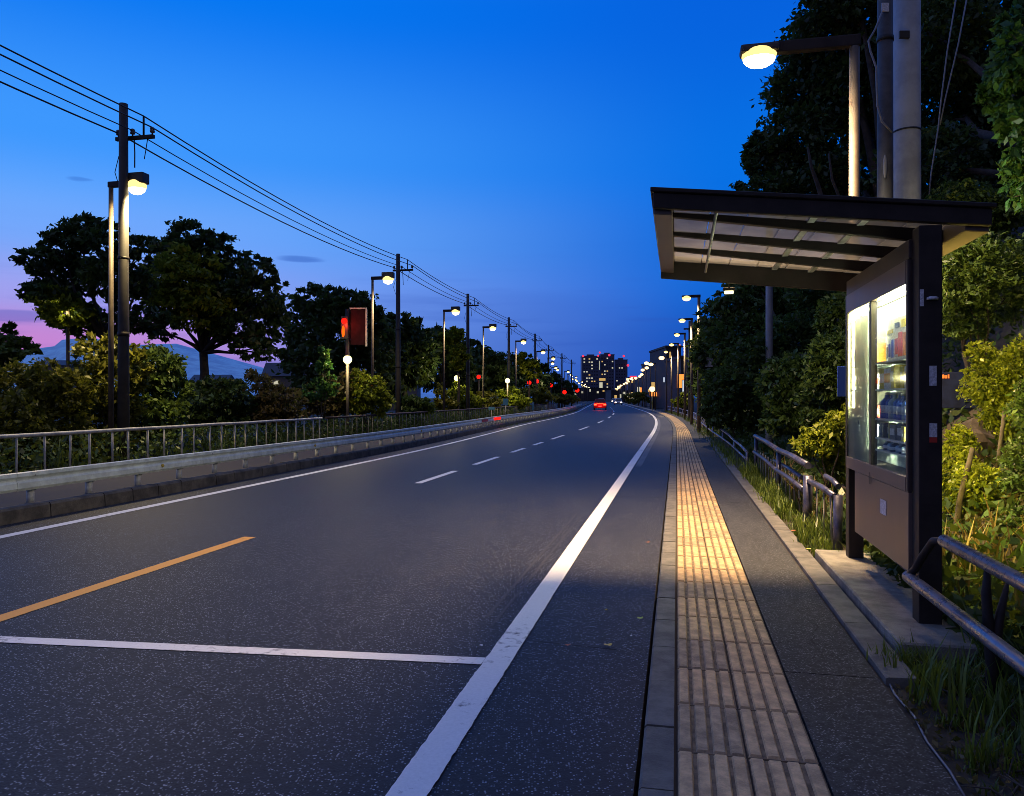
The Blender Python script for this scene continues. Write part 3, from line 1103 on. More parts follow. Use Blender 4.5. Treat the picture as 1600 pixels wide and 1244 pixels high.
def make_lamp(label, h, arm, lens_key, boxed=False, pr=0.06, lens=(0.19, 0.15, 0.125)):
    """post at the origin, arm towards +x when arm > 0"""
    t = thing('street_lamp', label, 'street lamp')
    sg = 1 if arm > 0 else -1
    b_ = BM()
    tube(b_, [(0, 0, -0.2), (0, 0, h * 0.5), (0, 0, h + 0.02)], [pr * 1.15, pr, pr * 0.9], 12)
    done('post', b_, M['steelpost'], t)
    b_ = BM()
    x0, x1 = sorted((-sg * pr, arm - sg * lens[0] * 0.7))
    box(b_, x0, x1, -0.05, 0.05, h + 0.02, h + 0.15, 0.015)
    done('arm', b_, M['dark'], t)
    b_ = BM()
    x0, x1 = sorted((arm - sg * lens[0] * 1.15, arm + sg * lens[0] * 1.15))
    if boxed:
        box(b_, x0, x1, -0.12, 0.12, h + 0.06, h + 0.30, 0.03)
    else:
        box(b_, x0, x1, -0.11, 0.11, h + 0.035, h + 0.125, 0.03)
    done('lamp_head', b_, M['darkpole'], t)
    b_ = BM()
    ellipsoid(b_, (arm, 0, h - 0.005), lens, 14, 10)
    done('lens', b_, M[lens_key], t)
    b_ = BM()
    ellipsoid(b_, (arm, 0, h + 0.022), (lens[0] * 1.07, lens[1] * 1.07, lens[2] * 0.9), 14, 8)
    done('reflector_or_fringe', b_, M['rim_glow'], t)  # glowing shell added for a yellow fringe round the lens, reflects nothing
    b_ = BM()
    lathe(b_, [(pr * 2.2, -0.02), (pr * 2.2, 0.02), (pr * 1.3, 0.03)], 12)
    done('base_plate', b_, M['steelpost'], t)
    return t


WARM = (1.0, 0.77, 0.42)
WARMW = (1.0, 0.82, 0.52)
# nearest lamp: behind the shelter
L1 = make_lamp('nearest street lamp, its arm and bright head above the shelter roof', 5.50, -1.02, 'lens_w', pr=0.062, lens=(0.185, 0.14, 0.115))
L1.location = P(1335, 622, 8.6)
L1.location.z = 0.2
for ch in L1.children:
    pass
L1.rotation_euler = (0, 0, -A)
for ch in L1.children:
    ch.location.z -= 0.2
lamp_light(L1, (-1.02, 0, 5.50 - 0.2 - 0.14), 2700, (1.0, 0.54, 0.16), 0.42, 132)
lamp_light(L1, (-1.02, 0, 5.50 - 0.2 - 0.14), 2000, (1.0, 0.86, 0.60), 0.42, 168)
# the row along the right pavement
RG = 'street lamps in a row along the right pavement'
first = make_lamp('second street lamp of the right row, first one past the shelter', 6.15, -0.55, 'lens_o', pr=0.075)
lbl = ['third street lamp of the right row, just past the second', 'fourth street lamp of the right row, below the third', 'fifth street lamp of the right row, beside the dark block', 'sixth street lamp of the right row, small and orange']
b_ = BM()
ellipsoid(b_, (-0.55, 0, 6.12), (0.33, 0.26, 0.22), 10, 7)  # far lenses made oversized; their glow is put into the size
BIGL = bpy.data.meshes.new('lens')
b_.to_mesh(BIGL)
b_.free()
BIGL.materials.append(M['lens_o'])
s = 25.6
for i in range(44):
    s += 10.4 if i < 12 else random.uniform(5.5, 9.5)
    o = first if i == 0 else dup(first)
    o.location = W(s, 1.0, 0)
    o.rotation_euler = (0, 0, head(s))
    o['group'] = RG
    if 1 <= i <= 4:
        o['label'] = lbl[i - 1]
    elif i > 4:
        o['label'] = 'tiny far street lamp in the converging right row'
        o.scale.z = random.uniform(0.93, 1.06)
        o.location = W(s, 1.0 + random.uniform(-0.5, 0.7), 0)
        for ch in o.children:
            if ch.name.startswith('lens'):
                ch.data = BIGL
for i, o in enumerate([q_ for q_ in bpy.data.objects if q_.get('group') == RG][:7]):
    lamp_light(o, (-0.55, 0, 5.98), 1700, WARM, 0.1, 150)
# left row
LG = 'street lamps in a row along the left path'
lf = make_lamp('left street lamp beside the nearest utility pole, with a boxed head', 6.25, 0.66, 'lens_w', boxed=True, pr=0.055, lens=(0.21, 0.17, 0.17))
lbl = ['left street lamp standing between dark trees, second from the camera', 'left street lamp third from the camera, over a leafy clump', 'left street lamp fourth from the camera, beside a pole with dark crossarms', 'left street lamp fifth from the camera, standing alone against the sky']
ls = [(15.0, -12.44), (28.9, -11.75), (40.5, -12.0), (50.5, -12.0), (63.5, -12.0), (78, -12), (91, -12)] + [(104 + 12 * k + random.uniform(-4, 4), -12 - random.uniform(0, 2.0)) for k in range(20)]
for i, (s, t_) in enumerate(ls):
    o = lf if i == 0 else dup(lf)
    o.location = W(s, t_, 0.05)
    o.rotation_euler = (0, 0, head(s))
    o['group'] = LG
    if 1 <= i <= 4:
        o['label'] = lbl[i - 1]
    elif i > 4:
        o['label'] = 'tiny far street lamp in the converging left row'
for i, o in enumerate([q_ for q_ in bpy.data.objects if q_.get('group') == LG][:6]):
    lamp_light(o, (0.66, 0, 6.03), 1500 if i == 0 else 850, (1.0, 0.76, 0.34) if i == 0 else WARM, 0.13, 172 if i == 0 else 150)
# ------------------------------------------------------------------ utility poles and wires on the left
UG = 'utility poles along the left path'


def make_upole(label):
    t = thing('utility_pole', label, 'utility pole')
    b_ = BM()
    tube(b_, [(0, 0, -0.2), (0, 0, 3), (0, 0, 8.05)], [0.125, 0.115, 0.09], 14)
    done('pole', b_, M['pole'], t)
    b_ = BM()
    box(b_, -0.30, 0.66, 0.10, 0.18, 7.29, 7.37, 0.008)
    done('crossarm', b_, M['dark'], t)
    b_ = BM()
    tube(b_, [(0.40, 0.14, 7.37), (0.40, 0.14, 7.80)], 0.022, 6)
    done('pin', b_, M['dark'], t)
    for x, z in ((-0.24, 7.37), (0.62, 7.37), (0.12, 7.37)):
        b_ = BM()
        lathe(b_, [(0.018, 0), (0.018, 0.04), (0.05, 0.05), (0.055, 0.09), (0.03, 0.10), (0.05, 0.11), (0.05, 0.15), (0.02, 0.17)], 10, (x, 0.14, z))
        done('insulator', b_, M['insul'], t)
    b_ = BM()
    tube(b_, [(0.16, 0.14, 7.29), (0.19, 0.12, 7.0), (0.22, 0.08, 6.65)], 0.014, 5)
    tube(b_, [(0.50, 0.14, 7.29), (0.44, 0.16, 7.05), (0.40, 0.16, 6.85)], 0.010, 5)
    tube(b_, [(-0.12, 0.0, 6.9), (-0.22, 0, 6.55), (-0.10, 0, 6.2)], 0.009, 5)
    done('drop_cable', b_, M['black'], t)
    b_ = BM()
    tube(b_, [(0, 0, 2.9), (0, 0, 3.0)], 0.122, 14)
    done('strap', b_, M['dark'], t)
    b_ = BM()
    tube(b_, [(0, 0, 4.6), (0, 0, 4.66)], 0.116, 14)
    done('strap', b_, M['dark'], t)
    return t


up = make_upole('nearest utility pole on the left, with a crossarm above the bright lamp')
lbl = ['second utility pole from the left, just behind the lamp between trees', 'third utility pole on the left, beside the leafy lit clump', 'fourth utility pole on the left, over a yellow lantern']
pl = [(193, 17.0), (622, 34.7), (731, 48.0), (795, 62.0), (836, 77.7), (857, 94), (878, 112), (893, 130)]
UP = []
for i, (px, D) in enumerate(pl):
    o = up if i == 0 else dup(up)
    o.location = ((px - 800) / F * D, D, 0.05)
    o.rotation_euler = (0, 0, head(st(o.location)[0]))
    o['group'] = UG
    if 1 <= i <= 3:
        o['label'] = lbl[i - 1]
    elif i > 3:
        o['label'] = ('fifth utility pole on the left, beside the lone lamp against the sky', 'sixth utility pole on the left, small, past the last leafy clump', 'seventh utility pole on the left, tiny, before the low buildings', 'last utility pole on the left, the tiniest, nearest the towers')[i - 4]
    UP.append(o)
p0 = W(-1.5, -12.0, 0.40)
WG = 'overhead wires strung along the left utility poles'
for (lx, lz, lab, r) in ((0.40, 7.80, 'topmost overhead wire passing the pole tops', 0.016), (0.62, 7.53, 'overhead wire from the outer end of the crossarms', 0.016),
                         (0.12, 7.50, 'overhead wire running close beside the poles under the top wire', 0.013), (-0.24, 7.46, 'lowest overhead wire, from the inner crossarm ends', 0.018)):
    b_ = BM()
    ends = []
    for o in [None] + UP:
        loc = p0 if o is None else o.location
        rz = head(0) if o is None else o.rotation_euler.z
        ends.append(Vector((loc[0] + math.cos(rz) * lx - math.sin(rz) * 0.14, loc[1] + math.sin(rz) * lx + math.cos(rz) * 0.14, loc[2] + lz)))
    for a_, c_ in zip(ends, ends[1:]):
        sag = 0.0009 * (c_ - a_).length ** 2
        pts = []
        for k in range(13):
            u = k / 12
            q = a_.lerp(c_, u)
            q.z -= 4 * sag * u * (1 - u)
            pts.append(q)
        tube(b_, pts, r, 5, False)
    tag(done('overhead_wire', b_, M['black']), lab, 'wire', WG)

# poles on the right
CP = P(1417, 622, 11.0)
t = thing('utility_pole', 'thick pale concrete pole rising behind the shelter', 'utility pole', (CP.x, CP.y, 0.5))
b_ = BM()
tube(b_, [(0, 0, -0.6), (0, 0, 4), (0, 0, 10)], [0.192, 0.182, 0.17], 28)
done('pole', b_, M['concrete_pole'], t)
b_ = BM()
zc = CAMZ + (622 - 206) / F * 11 - 0.5
tube(b_, [(0, 0, zc - 0.012), (0, 0, zc + 0.012)], 0.187, 28)
done('strap', b_, M['black'], t)
b_ = BM()
box(b_, -0.2, -0.06, -0.20, -0.16, CAMZ + (622 - 66) / F * 11 - 0.53, CAMZ + (622 - 58) / F * 11 - 0.5, 0.006)
done('bracket', b_, M['pole'], t)
DPp = P(1383, 622, 10.6)
t = thing('cable_pole', 'dark sheathed pole with a loose cable beside the concrete pole', 'pole', (DPp.x, DPp.y, 0.4))
b_ = BM()
tube(b_, [(0, 0, -0.5), (0, 0, 9)], [0.108, 0.098], 18)
done('pole', b_, M['darkpole'], t)
b_ = BM()
cpts = []
for px, py in ((1378, 20), (1368, 45), (1357, 64), (1360, 80), (1369, 105), (1370, 140), (1371, 165), (1378, 190), (1394, 207)):
    q = P(px, py, 10.45)
    cpts.append((q.x - DPp.x, q.y - DPp.y, q.z - 0.4))
tube(b_, cpts, 0.014, 6)
done('loose_cable', b_, M['cable'], t)
b_ = BM()
z1 = CAMZ + (622 - 62) / F * 10.6 - 0.4
tube(b_, [(0, 0, z1 - 0.03), (0, 0, z1 + 0.03)], 0.112, 18)
done('strap', b_, M['black'], t)
b_ = BM()
q = P(1384, 12, 10.48)
box(b_, q.x - DPp.x - 0.05, q.x - DPp.x + 0.05, -0.115, -0.10, q.z - 0.45, q.z - 0.33, 0.004)
done('number_plate', b_, M['sticker'], t)
b_ = BM()
q = P(1384, 260, 10.48)
ellipsoid(b_, (q.x - DPp.x, -0.10, q.z - 0.4), (0.03, 0.02, 0.17), 8, 6)
done('peeling_sheath', b_, M['cable'], t)
SP = P(1202, 622, 21.5)
t = thing('utility_pole', 'slim grey pole with a yellow band between hillside shrubs', 'utility pole', (SP.x, SP.y, 0.0))
b_ = BM()
tube(b_, [(0, 0, -0.3), (0, 0, 4), (0, 0, 8.7)], [0.105, 0.098, 0.085], 14)
done('pole', b_, M['concrete_pole'], t)
b_ = BM()
tube(b_, [(0, 0, 0.72), (0, 0, 1.05)], 0.112, 14)
done('warning_band', b_, M['band'], t)
for i, (px, D) in enumerate(((1073, 70), (1079, 52))):
    q = P(px, 622, D)
    t = thing('utility_pole', ('plain dark pole close beside the third lamp post', 'plain dark pole close beside the second lamp post')[i], 'utility pole', (q.x, q.y, 0))
    b_ = BM()
    tube(b_, [(0, 0, -0.2), (0, 0, 6.8)], [0.17, 0.14], 10)
    done('pole', b_, M['darkpole'], t)
    b_ = BM()
    box(b_, -0.5, 0.5, -0.2, -0.12, 6.2, 6.3)
    done('crossarm', b_, M['dark'], t)
# hanging wires in front of the dark slope
for i, pts in enumerate((((1495, -10), (1480, 80), (1470, 160), (1466, 200), (1455, 270), (1452, 305)), ((1512, -10), (1497, 70), (1478, 150), (1469, 195)))):
    b_ = BM()
    tube(b_, [P(px, py, 12.0) for px, py in pts], 0.012, 5)
    tag(done('hanging_wire', b_, M['cable']), ('long slack wire hanging down before the dark trees at right', 'shorter slack wire joining the long one before the dark trees')[i], 'wire')

# ------------------------------------------------------------------ bus shelter
SO = W(5.62, 1.55, 0)
sh = thing('bus_shelter', 'brown steel bus shelter with sloping roof beside the pavement', 'bus shelter', SO, -A)
Z0 = SW + 0.085


def part(name, fn, m, par=sh, **kw):
    b_ = BM()
    fn(b_)
    return done(name, b_, M[m], par, **kw)


fp = part('post', lambda b: box(b, 0.0, 0.14, -0.15, 0.0, -0.15, 2.72, 0.008), 'dark')
part('reflector_or_fringe', lambda b: lathe(b, [(0.035, 0), (0.035, 0.015), (0.02, 0.022)], 12, (0.08, -0.152, 2.23)), 'sticker', fp)
bpy.data.objects['reflector_or_fringe'].data.transform(Matrix.Translation((0, 0, 0)))
part('sticker', lambda b: box(b, 0.005, 0.028, -0.153, -0.150, 2.19, 2.30), 'sticker', fp)
part('sticker', lambda b: box(b, 0.062, 0.105, -0.153, -0.150, 1.67, 1.80), 'sticker', fp)
part('sticker', lambda b: box(b, 0.062, 0.108, -0.153, -0.150, 1.335, 1.425), 'sticker', fp)
part('sticker', lambda b: box(b, 0.062, 0.108, -0.153, -0.150, 1.30, 1.333), 'red_paint', fp)
part('post', lambda b: box(b, 0.0, 0.13, 1.95, 2.08, Z0, 2.52, 0.008), 'dark')
part('base_shoe', lambda b: box(b, -0.02, 0.16, -0.17, 0.02, -0.16, 0.0, 0.01), 'dark')


# roof: slopes up towards the road
def rz_(x):
    return 2.72 - 0.105 * (x - 0.08)


XL, XR, YN, YF = -1.71, 0.43, -0.16, 2.50


def roof_slab(b, x0, x1, y0, y1, dz0, dz1, bev=0.0):
    hexa(b, [(x0, y0, rz_(x0) + dz0), (x1, y0, rz_(x1) + dz0), (x1, y1, rz_(x1) + dz0), (x0, y1, rz_(x0) + dz0),
             (x0, y0, rz_(x0) + dz1), (x1, y0, rz_(x1) + dz1), (x1, y1, rz_(x1) + dz1), (x0, y1, rz_(x0) + dz1)], bev)


def roof_rim(b):
    roof_slab(b, XL - 0.02, XR + 0.02, YN - 0.02, YN + 0.06, 0.125, 0.155, 0.005)
    roof_slab(b, XL - 0.02, XR + 0.02, YF - 0.06, YF + 0.02, 0.125, 0.155, 0.005)
    roof_slab(b, XL - 0.02, XL + 0.14, YN + 0.061, YF - 0.061, 0.125, 0.153, 0.005)
    roof_slab(b, XR - 0.14, XR + 0.02, YN + 0.061, YF - 0.061, 0.125, 0.153, 0.005)


roof = part('roof', roof_rim, 'dark')
part('near_fascia', lambda b: roof_slab(b, XL, XR, YN, YN + 0.05, 0.012, 0.123, 0.006), 'dark', roof)
part('far_fascia', lambda b: roof_slab(b, XL, XR, YF - 0.05, YF, -0.08, 0.123, 0.006), 'dark', roof)
part('gutter', lambda b: roof_slab(b, XL, XL + 0.13, YN + 0.052, YF - 0.052, -0.02, 0.123, 0.006), 'brown2', roof)
part('rear_soffit', lambda b: roof_slab(b, XR - 0.14, XR, YN + 0.052, YF - 0.052, -0.02, 0.123, 0.006), 'brown2', roof)
for y in (0.32, 1.0, 1.68):
    part('rafter', lambda b: hexa(b, [(XL + 0.132, y, rz_(XL) + 0.055), (XR - 0.142, y, rz_(XR) + 0.0), (XR - 0.142, y + 0.06, rz_(XR) + 0.0), (XL + 0.132, y + 0.06, rz_(XL) + 0.055),
                                     (XL + 0.132, y, rz_(XL) + 0.095), (XR - 0.142, y, rz_(XR) + 0.095), (XR - 0.142, y + 0.06, rz_(XR) + 0.095), (XL + 0.132, y + 0.06, rz_(XL) + 0.095)], 0.004), 'dark', roof)
x = XL + 0.135
k = 0
while x < XR - 0.2:
    x1 = min(x + 0.27, XR - 0.145)
    part('roof_sheet', lambda b: roof_slab(b, x + 0.004, x1 - 0.004, YN + 0.052, YF - 0.052, 0.098 + 0.004 * (k % 2), 0.121), 'roofsheet', roof)
    x += 0.27
    k += 1
part('brace_bar', lambda b: tube(b, [(-1.28, YN + 0.06, rz_(-1.28) + 0.02), (-1.27, 2.25, rz_(-1.27) - 0.02)], 0.012, 6), 'white_metal', roof)
for xx in (-0.62, -0.28):
    part('purlin', lambda b: box(b, xx, xx + 0.05, YN + 0.06, YF - 0.06, rz_(xx) + 0.075, rz_(xx) + 0.094), 'white_metal', roof)
part('header_beam', lambda b: box(b, -0.02, 0.19, 0.003, 1.947, 2.53, 2.66, 0.006), 'brown')

# display cabinet between the posts
cab = part('display_cabinet', lambda b: box(b, -0.025, 0.0, 0.0, 0.05, 0.95, 2.52, 0.004), 'brown', label='lit display cabinet with two glass doors')
part('frame', lambda b: (box(b, -0.028, 0.17, 0.003, 0.047, 0.96, 2.525, 0.004), box(b, -0.028, 0.17, 1.90, 1.946, 0.96, 2.525, 0.004)), 'brown', cab)
part('top_rail', lambda b: box(b, -0.030, 0.17, 0.048, 1.898, 2.365, 2.527, 0.004), 'brown2', cab)
part('bottom_rail', lambda b: box(b, -0.030, 0.17, 0.048, 1.898, 0.955, 1.055, 0.004), 'brown2', cab)
part('mullion', lambda b: box(b, -0.029, 0.02, 1.00, 1.06, 1.057, 2.363, 0.004), 'brown', cab)
part('hinge_tab', lambda b: box(b, -0.033, -0.030, 1.015, 1.045, 0.90, 0.99), 'brown', cab)
part('pane', lambda b: box(b, -0.014, -0.010, 0.05, 0.998, 1.057, 2.363), 'glass', cab)
part('pane', lambda b: box(b, -0.014, -0.010, 1.062, 1.898, 1.057, 2.363), 'haze_glass', cab, label='hazy far pane')
part('back_panel', lambda b: box(b, 0.150, 0.168, 0.05, 1.897, 1.057, 2.363), 'backsheet', cab)
part('light_tube', lambda b: (tube(b, [(0.03, 0.08, 2.335), (0.03, 0.96, 2.335)], 0.014, 8), tube(b, [(0.03, 1.10, 2.335), (0.03, 1.86, 2.335)], 0.014, 8)), 'tube', cab)
part('light_tube', lambda b: tube(b, [(0.03, 1.885, 1.5), (0.03, 1.885, 2.30)], 0.009, 8), 'tube', cab)
part('light_tube', lambda b: tube(b, [(0.008, 0.062, 1.12), (0.008, 0.062, 2.30)], 0.007, 8), 'cool_tube', cab)
part('light_tube', lambda b: tube(b, [(0.008, 1.072, 1.12), (0.008, 1.072, 2.30)], 0.007, 8), 'cool_tube', cab)
part('rear_light_panel', lambda b: box(b, 0.171, 0.178, 0.10, 1.85, 1.06, 2.0), 'backlight', cab)
SHZ = [1.87, 1.66, 1.43, 1.28, 1.185]
for z in SHZ:
    part('shelf', lambda b: box(b, 0.0, 0.148, 0.06, 0.985, z - 0.012, z), 'shelf', cab)
    part('shelf', lambda b: box(b, 0.0, 0.148, 1.075, 1.88, z - 0.012, z), 'shelf', cab)
part('lower_panel', lambda b: box(b, -0.022, 0.012, 0.003, 1.60, 0.42, 0.95, 0.003), 'brown2')
part('label_plate', lambda b: box(b, -0.0255, -0.0225, 0.56, 0.72, 0.71, 0.82), 'sticker', bpy.data.objects['lower_panel'])
part('foot_rail', lambda b: tube(b, [(0.02, -0.05, 0.40), (0.06, 0.6, 0.38), (0.09, 1.5, 0.37), (0.09, 1.55, 0.46)], 0.022, 8), 'pipe')

# goods on the shelves
gp = []
GC = {'bottle_blue': (0.05, 0.12, 0.5), 'bottle_clear': (0.35, 0.45, 0.55), 'pack_yellow': (0.65, 0.5, 0.06), 'pack_white': (0.7, 0.7, 0.66), 'pack_red': (0.6, 0.05, 0.03), 'pack_orange': (0.7, 0.25, 0.04), 'can_dark': (0.05, 0.07, 0.12)}
for k, v in GC.items():
    M[k] = mat(k, v, 0.35, noise=0.25, scale=40)


def to_world(x, y, z):
    return Vector((SO.x + CA * x + SA * y, SO.y - SA * x + CA * y, z))


def good(name, label, cat, x, y, z, kind_, m, group, h, w):
    t = thing(name, label, cat, to_world(x, y, z), -A + random.uniform(-0.2, 0.2), group)
    b_ = BM()
    if kind_ == 'bottle':
        lathe(b_, [(w / 2, 0), (w / 2, h * 0.62), (w * 0.36, h * 0.72), (w * 0.18, h * 0.80), (w * 0.18, h * 0.9)], 10)
        done('body', b_, M[m], t)
        b_ = BM()
        lathe(b_, [(w * 0.2, h * 0.9), (w * 0.2, h)], 8)
        done('cap', b_, M['pack_white'], t)
        b_ = BM()
        lathe(b_, [(w * 0.51, h * 0.2), (w * 0.51, h * 0.5)], 10)
        done('label', b_, M['pack_white'], t)
    else:
        box(b_, -w * 0.4, w * 0.4, -w / 2, w / 2, 0, h, 0.006)
        done('body', b_, M[m], t)
        b_ = BM()
        box(b_, -w * 0.4 - 0.003, -w * 0.4 - 0.001, -w * 0.35, w * 0.35, h * 0.3, h * 0.75)
        done('print', b_, M['pack_white' if m != 'pack_white' else 'pack_red'], t)
    return t


def shelf_row(si, y0, y1, kind_, mats, label, cat, name, h, w):
    y = y0
    i = 0
    while y < y1:
        good(name, label, cat, 0.072 + random.uniform(-0.015, 0.02), y, SHZ[si] + 0.001, kind_, mats[i % len(mats)], label.split(' on ')[0] + ' row', h * random.uniform(0.93, 1.06), w)
        y += w * 1.18
        i += 1


shelf_row(1, 0.10, 0.95, 'box', ['pack_yellow', 'pack_white', 'pack_yellow'], 'yellow and white packet on the second shelf of the clear pane', 'packet', 'packet', 0.165, 0.125)
shelf_row(2, 0.10, 0.95, 'bottle', ['bottle_blue', 'bottle_blue', 'bottle_clear'], 'blue bottle on the middle shelf of the clear pane', 'bottle', 'bottle', 0.20, 0.10)
shelf_row(3, 0.12, 0.95, 'box', ['can_dark', 'pack_yellow', 'can_dark'], 'small dark box on the fourth shelf of the clear pane', 'box', 'small_box', 0.115, 0.13)
shelf_row(4, 0.12, 0.95, 'bottle', ['bottle_clear', 'can_dark'], 'pale bottle on the lowest shelf of the clear pane', 'bottle', 'bottle', 0.08, 0.085)
shelf_row(1, 1.12, 1.85, 'box', ['pack_white', 'pack_white'], 'white packet on the second shelf behind the hazy pane', 'packet', 'packet', 0.12, 0.10)
shelf_row(2, 1.12, 1.85, 'box', ['pack_red', 'pack_white', 'bottle_blue'], 'red or white packet on the middle shelf behind the hazy pane', 'packet', 'packet', 0.10, 0.09)
shelf_row(3, 1.12, 1.85, 'bottle', ['bottle_clear'], 'pale bottle on the fourth shelf behind the hazy pane', 'bottle', 'bottle', 0.09, 0.06)
shelf_row(0, 1.15, 1.80, 'box', ['pack_orange', 'pack_white'], 'orange or white box on the top shelf behind the hazy pane', 'box', 'small_box', 0.16, 0.13)
# picture board on the top shelf
t = thing('picture_board', 'white picture board with blue and red figures on the top shelf', 'board', to_world(0.085, 0.70, SHZ[0] + 0.001), -A)
b_ = BM()
box(b_, -0.006, 0.006, -0.30, 0.28, 0, 0.33, 0.003)
done('board', b_, M['pack_white'], t)
for (ya, yb, za, zb, m) in ((-0.29, -0.20, 0.03, 0.20, 'pack_orange'), (-0.18, -0.07, 0.03, 0.21, 'pack_red'), (-0.05, 0.02, 0.05, 0.17, 'pack_red'), (0.06, 0.11, 0.03, 0.17, 'bottle_blue'), (0.15, 0.20, 0.04, 0.14, 'bottle_blue'),
                            (0.22, 0.27, 0.03, 0.12, 'can_dark'), (-0.26, -0.16, 0.24, 0.30, 'pack_yellow'), (-0.10, 0.02, 0.25, 0.29, 'can_dark'), (0.08, 0.24, 0.22, 0.25, 'pack_yellow')):
    b_ = BM()
    box(b_, -0.0105, -0.0065, ya, yb, za, zb, 0.0015)
    done('print', b_, M[m], t)

# small hanging lamp under the far roof edge
LR = to_world(-1.02, 2.62, 0)
t = thing('hanging_lamp', 'small yellow lamp hanging under the far roof edge', 'lamp', (LR.x, LR.y, 2.70), -A)
b_ = BM()
box(b_, -0.06, 0.06, -0.03, 0.03, 0.0, 0.03, 0.006)
done('housing', b_, M['dark'], t)
b_ = BM()
box(b_, -0.045, 0.045, -0.028, 0.028, -0.032, -0.002, 0.008)
done('lens', b_, M['lens_y'], t)
b_ = BM()
tube(b_, [(0, -0.02, 0.03), (0, -0.1, 0.14)], 0.008, 6)
done('stem', b_, M['dark'], t)

# ------------------------------------------------------------------ pipe railing in front, right
pr = thing('pipe_railing', 'double galvanised pipe railing running from the shelter post', 'railing', W(2.0, 1.5, 0))
base = pr.location.copy()


def rel(o_, v):
    return Vector(v) - o_


def pipe(name, pts, r, m, par, b0):
    b_ = BM()
    tube(b_, [rel(b0, p) for p in pts], r, 14)
    return done(name, b_, M[m], par)


pipe('lower_rail', [W(s, 1.47, 0.43) for s in (0.2, 2.0, 4.0, 5.42)], 0.038, 'pipe', pr, base)
pipe('upper_rail', [W(s, 1.53, 0.755) for s in (0.2, 2.0, 3.6, 4.92)], 0.038, 'pipe', pr, base)
pipe('end_bend', [W(4.92, 1.53, 0.755), W(5.10, 1.525, 0.72), W(5.25, 1.51, 0.60), W(5.33, 1.49, 0.50), W(5.42, 1.47, 0.43)], 0.024, 'dark', pr, base)
for s in (3.9, 1.4):
    pass
SK = G(1548, 1118, -0.04)
t = thing('forked_stake', 'dark forked stake standing in the grass against the lower rail', 'stake', SK)
b_ = BM()
tube(b_, [(0, 0, -0.15), (0.005, 0, 0.25), (0.0, 0.02, 0.45), (-0.012, 0.02, 0.62), (0.0, 0.02, 0.80)], [0.032, 0.030, 0.027, 0.024, 0.012], 9)
done('stem', b_, M['dark'], t)
b_ = BM()
tube(b_, [(0.015, -0.005, 0.18), (0.03, 0, 0.40), (0.055, 0.01, 0.52), (0.10, 0.02, 0.68)], [0.026, 0.026, 0.022, 0.010], 8)
done('branch', b_, M['dark'], t)

# ------------------------------------------------------------------ right fences
rf = thing('low_fence', 'low grey double-rail fence leaning in the weeds past the shelter', 'fence', W(12, 1.55, 0))
b0 = rf.location.copy()


def rpost(s, t_, z1, r=0.035, m='pipe_worn'):
    return pipe('post', [W(s, t_, -0.1), W(s, t_ + 0.01, z1)], r, m, rf, b0)


def rrail(s0, z0, s1, z1, t_=1.55, r=0.03, m='pipe_worn', nm='rail'):
    return pipe(nm, [W(s0, t_, z0), W((s0 + s1) / 2, t_ + 0.01, (z0 + z1) / 2 + 0.01), W(s1, t_, z1)], r, m, rf, b0)


rpost(8.2, 1.57, 0.62, 0.045)
rpost(9.75, 1.53, 0.66, 0.055)
rpost(12.6, 1.55, 0.74, 0.035)
rpost(16.2, 1.56, 0.86, 0.035)
rrail(8.2, 0.60, 9.7, 0.60, r=0.034)
rrail(8.6, 0.66, 9.3, 0.70, t_=1.66, r=0.03)
rrail(9.8, 0.775, 12.6, 0.78, r=0.042)
rrail(12.6, 0.78, 16.2, 0.82, r=0.042)
rrail(10.0, 0.46, 12.6, 0.46, t_=1.53, r=0.034)
rrail(10.6, 0.55, 13.5, 0.54, t_=1.60, r=0.03)
rrail(12.6, 0.46, 16.2, 0.50, t_=1.53, r=0.034)
for s in frange(8.5, 15.8, 0.42):
    pipe('picket', [W(s, 1.58, 0.0), W(s + random.uniform(-0.05, 0.05), 1.57, 0.56)], 0.010, 'picket_dim', rf, b0)
fb = thing('pipe_barrier', 'long dark pipe barrier curving along the pavement into the distance', 'barrier', W(20, 1.6, 0))
b0 = fb.location.copy()
S_B = frange(18.6, 90, 2.0)


def bz(s):
    return 0.34 + 0.30 * sstep(18, 34, s)


pipe('top_rail', [W(s, 1.6 - 0.3 * sstep(22, 34, s), bz(s) + 0.02 * math.sin(s * 1.3)) for s in S_B], 0.035, 'pipe', fb, b0)
pipe('lower_rail', [W(s, 1.58 - 0.3 * sstep(22, 34, s), bz(s) * 0.5) for s in S_B], 0.03, 'pipe', fb, b0)
for s in S_B[::2]:
    pipe('post', [W(s, 1.6 - 0.3 * sstep(22, 34, s), -0.1), W(s, 1.6 - 0.3 * sstep(22, 34, s), bz(s))], 0.03, 'pipe', fb, b0)

# ------------------------------------------------------------------ left guardrail and fences
gr = thing('guardrail', 'pale green steel guardrail along the left side of the road', 'guardrail', W(20, -8.5, 0))
b0 = gr.location.copy()
GP = [(-8.47, 0.60), (-8.445, 0.612), (-8.425, 0.60), (-8.42, 0.555), (-8.445, 0.525), (-8.45, 0.505), (-8.425, 0.47), (-8.42, 0.40), (-8.44, 0.365), (-8.465, 0.365), (-8.455, 0.395), (-8.465, 0.47), (-8.485, 0.505), (-8.475, 0.535), (-8.455, 0.56)]


def wrel(b0):
    return lambda s, t_, z: W(s, t_, z) - b0


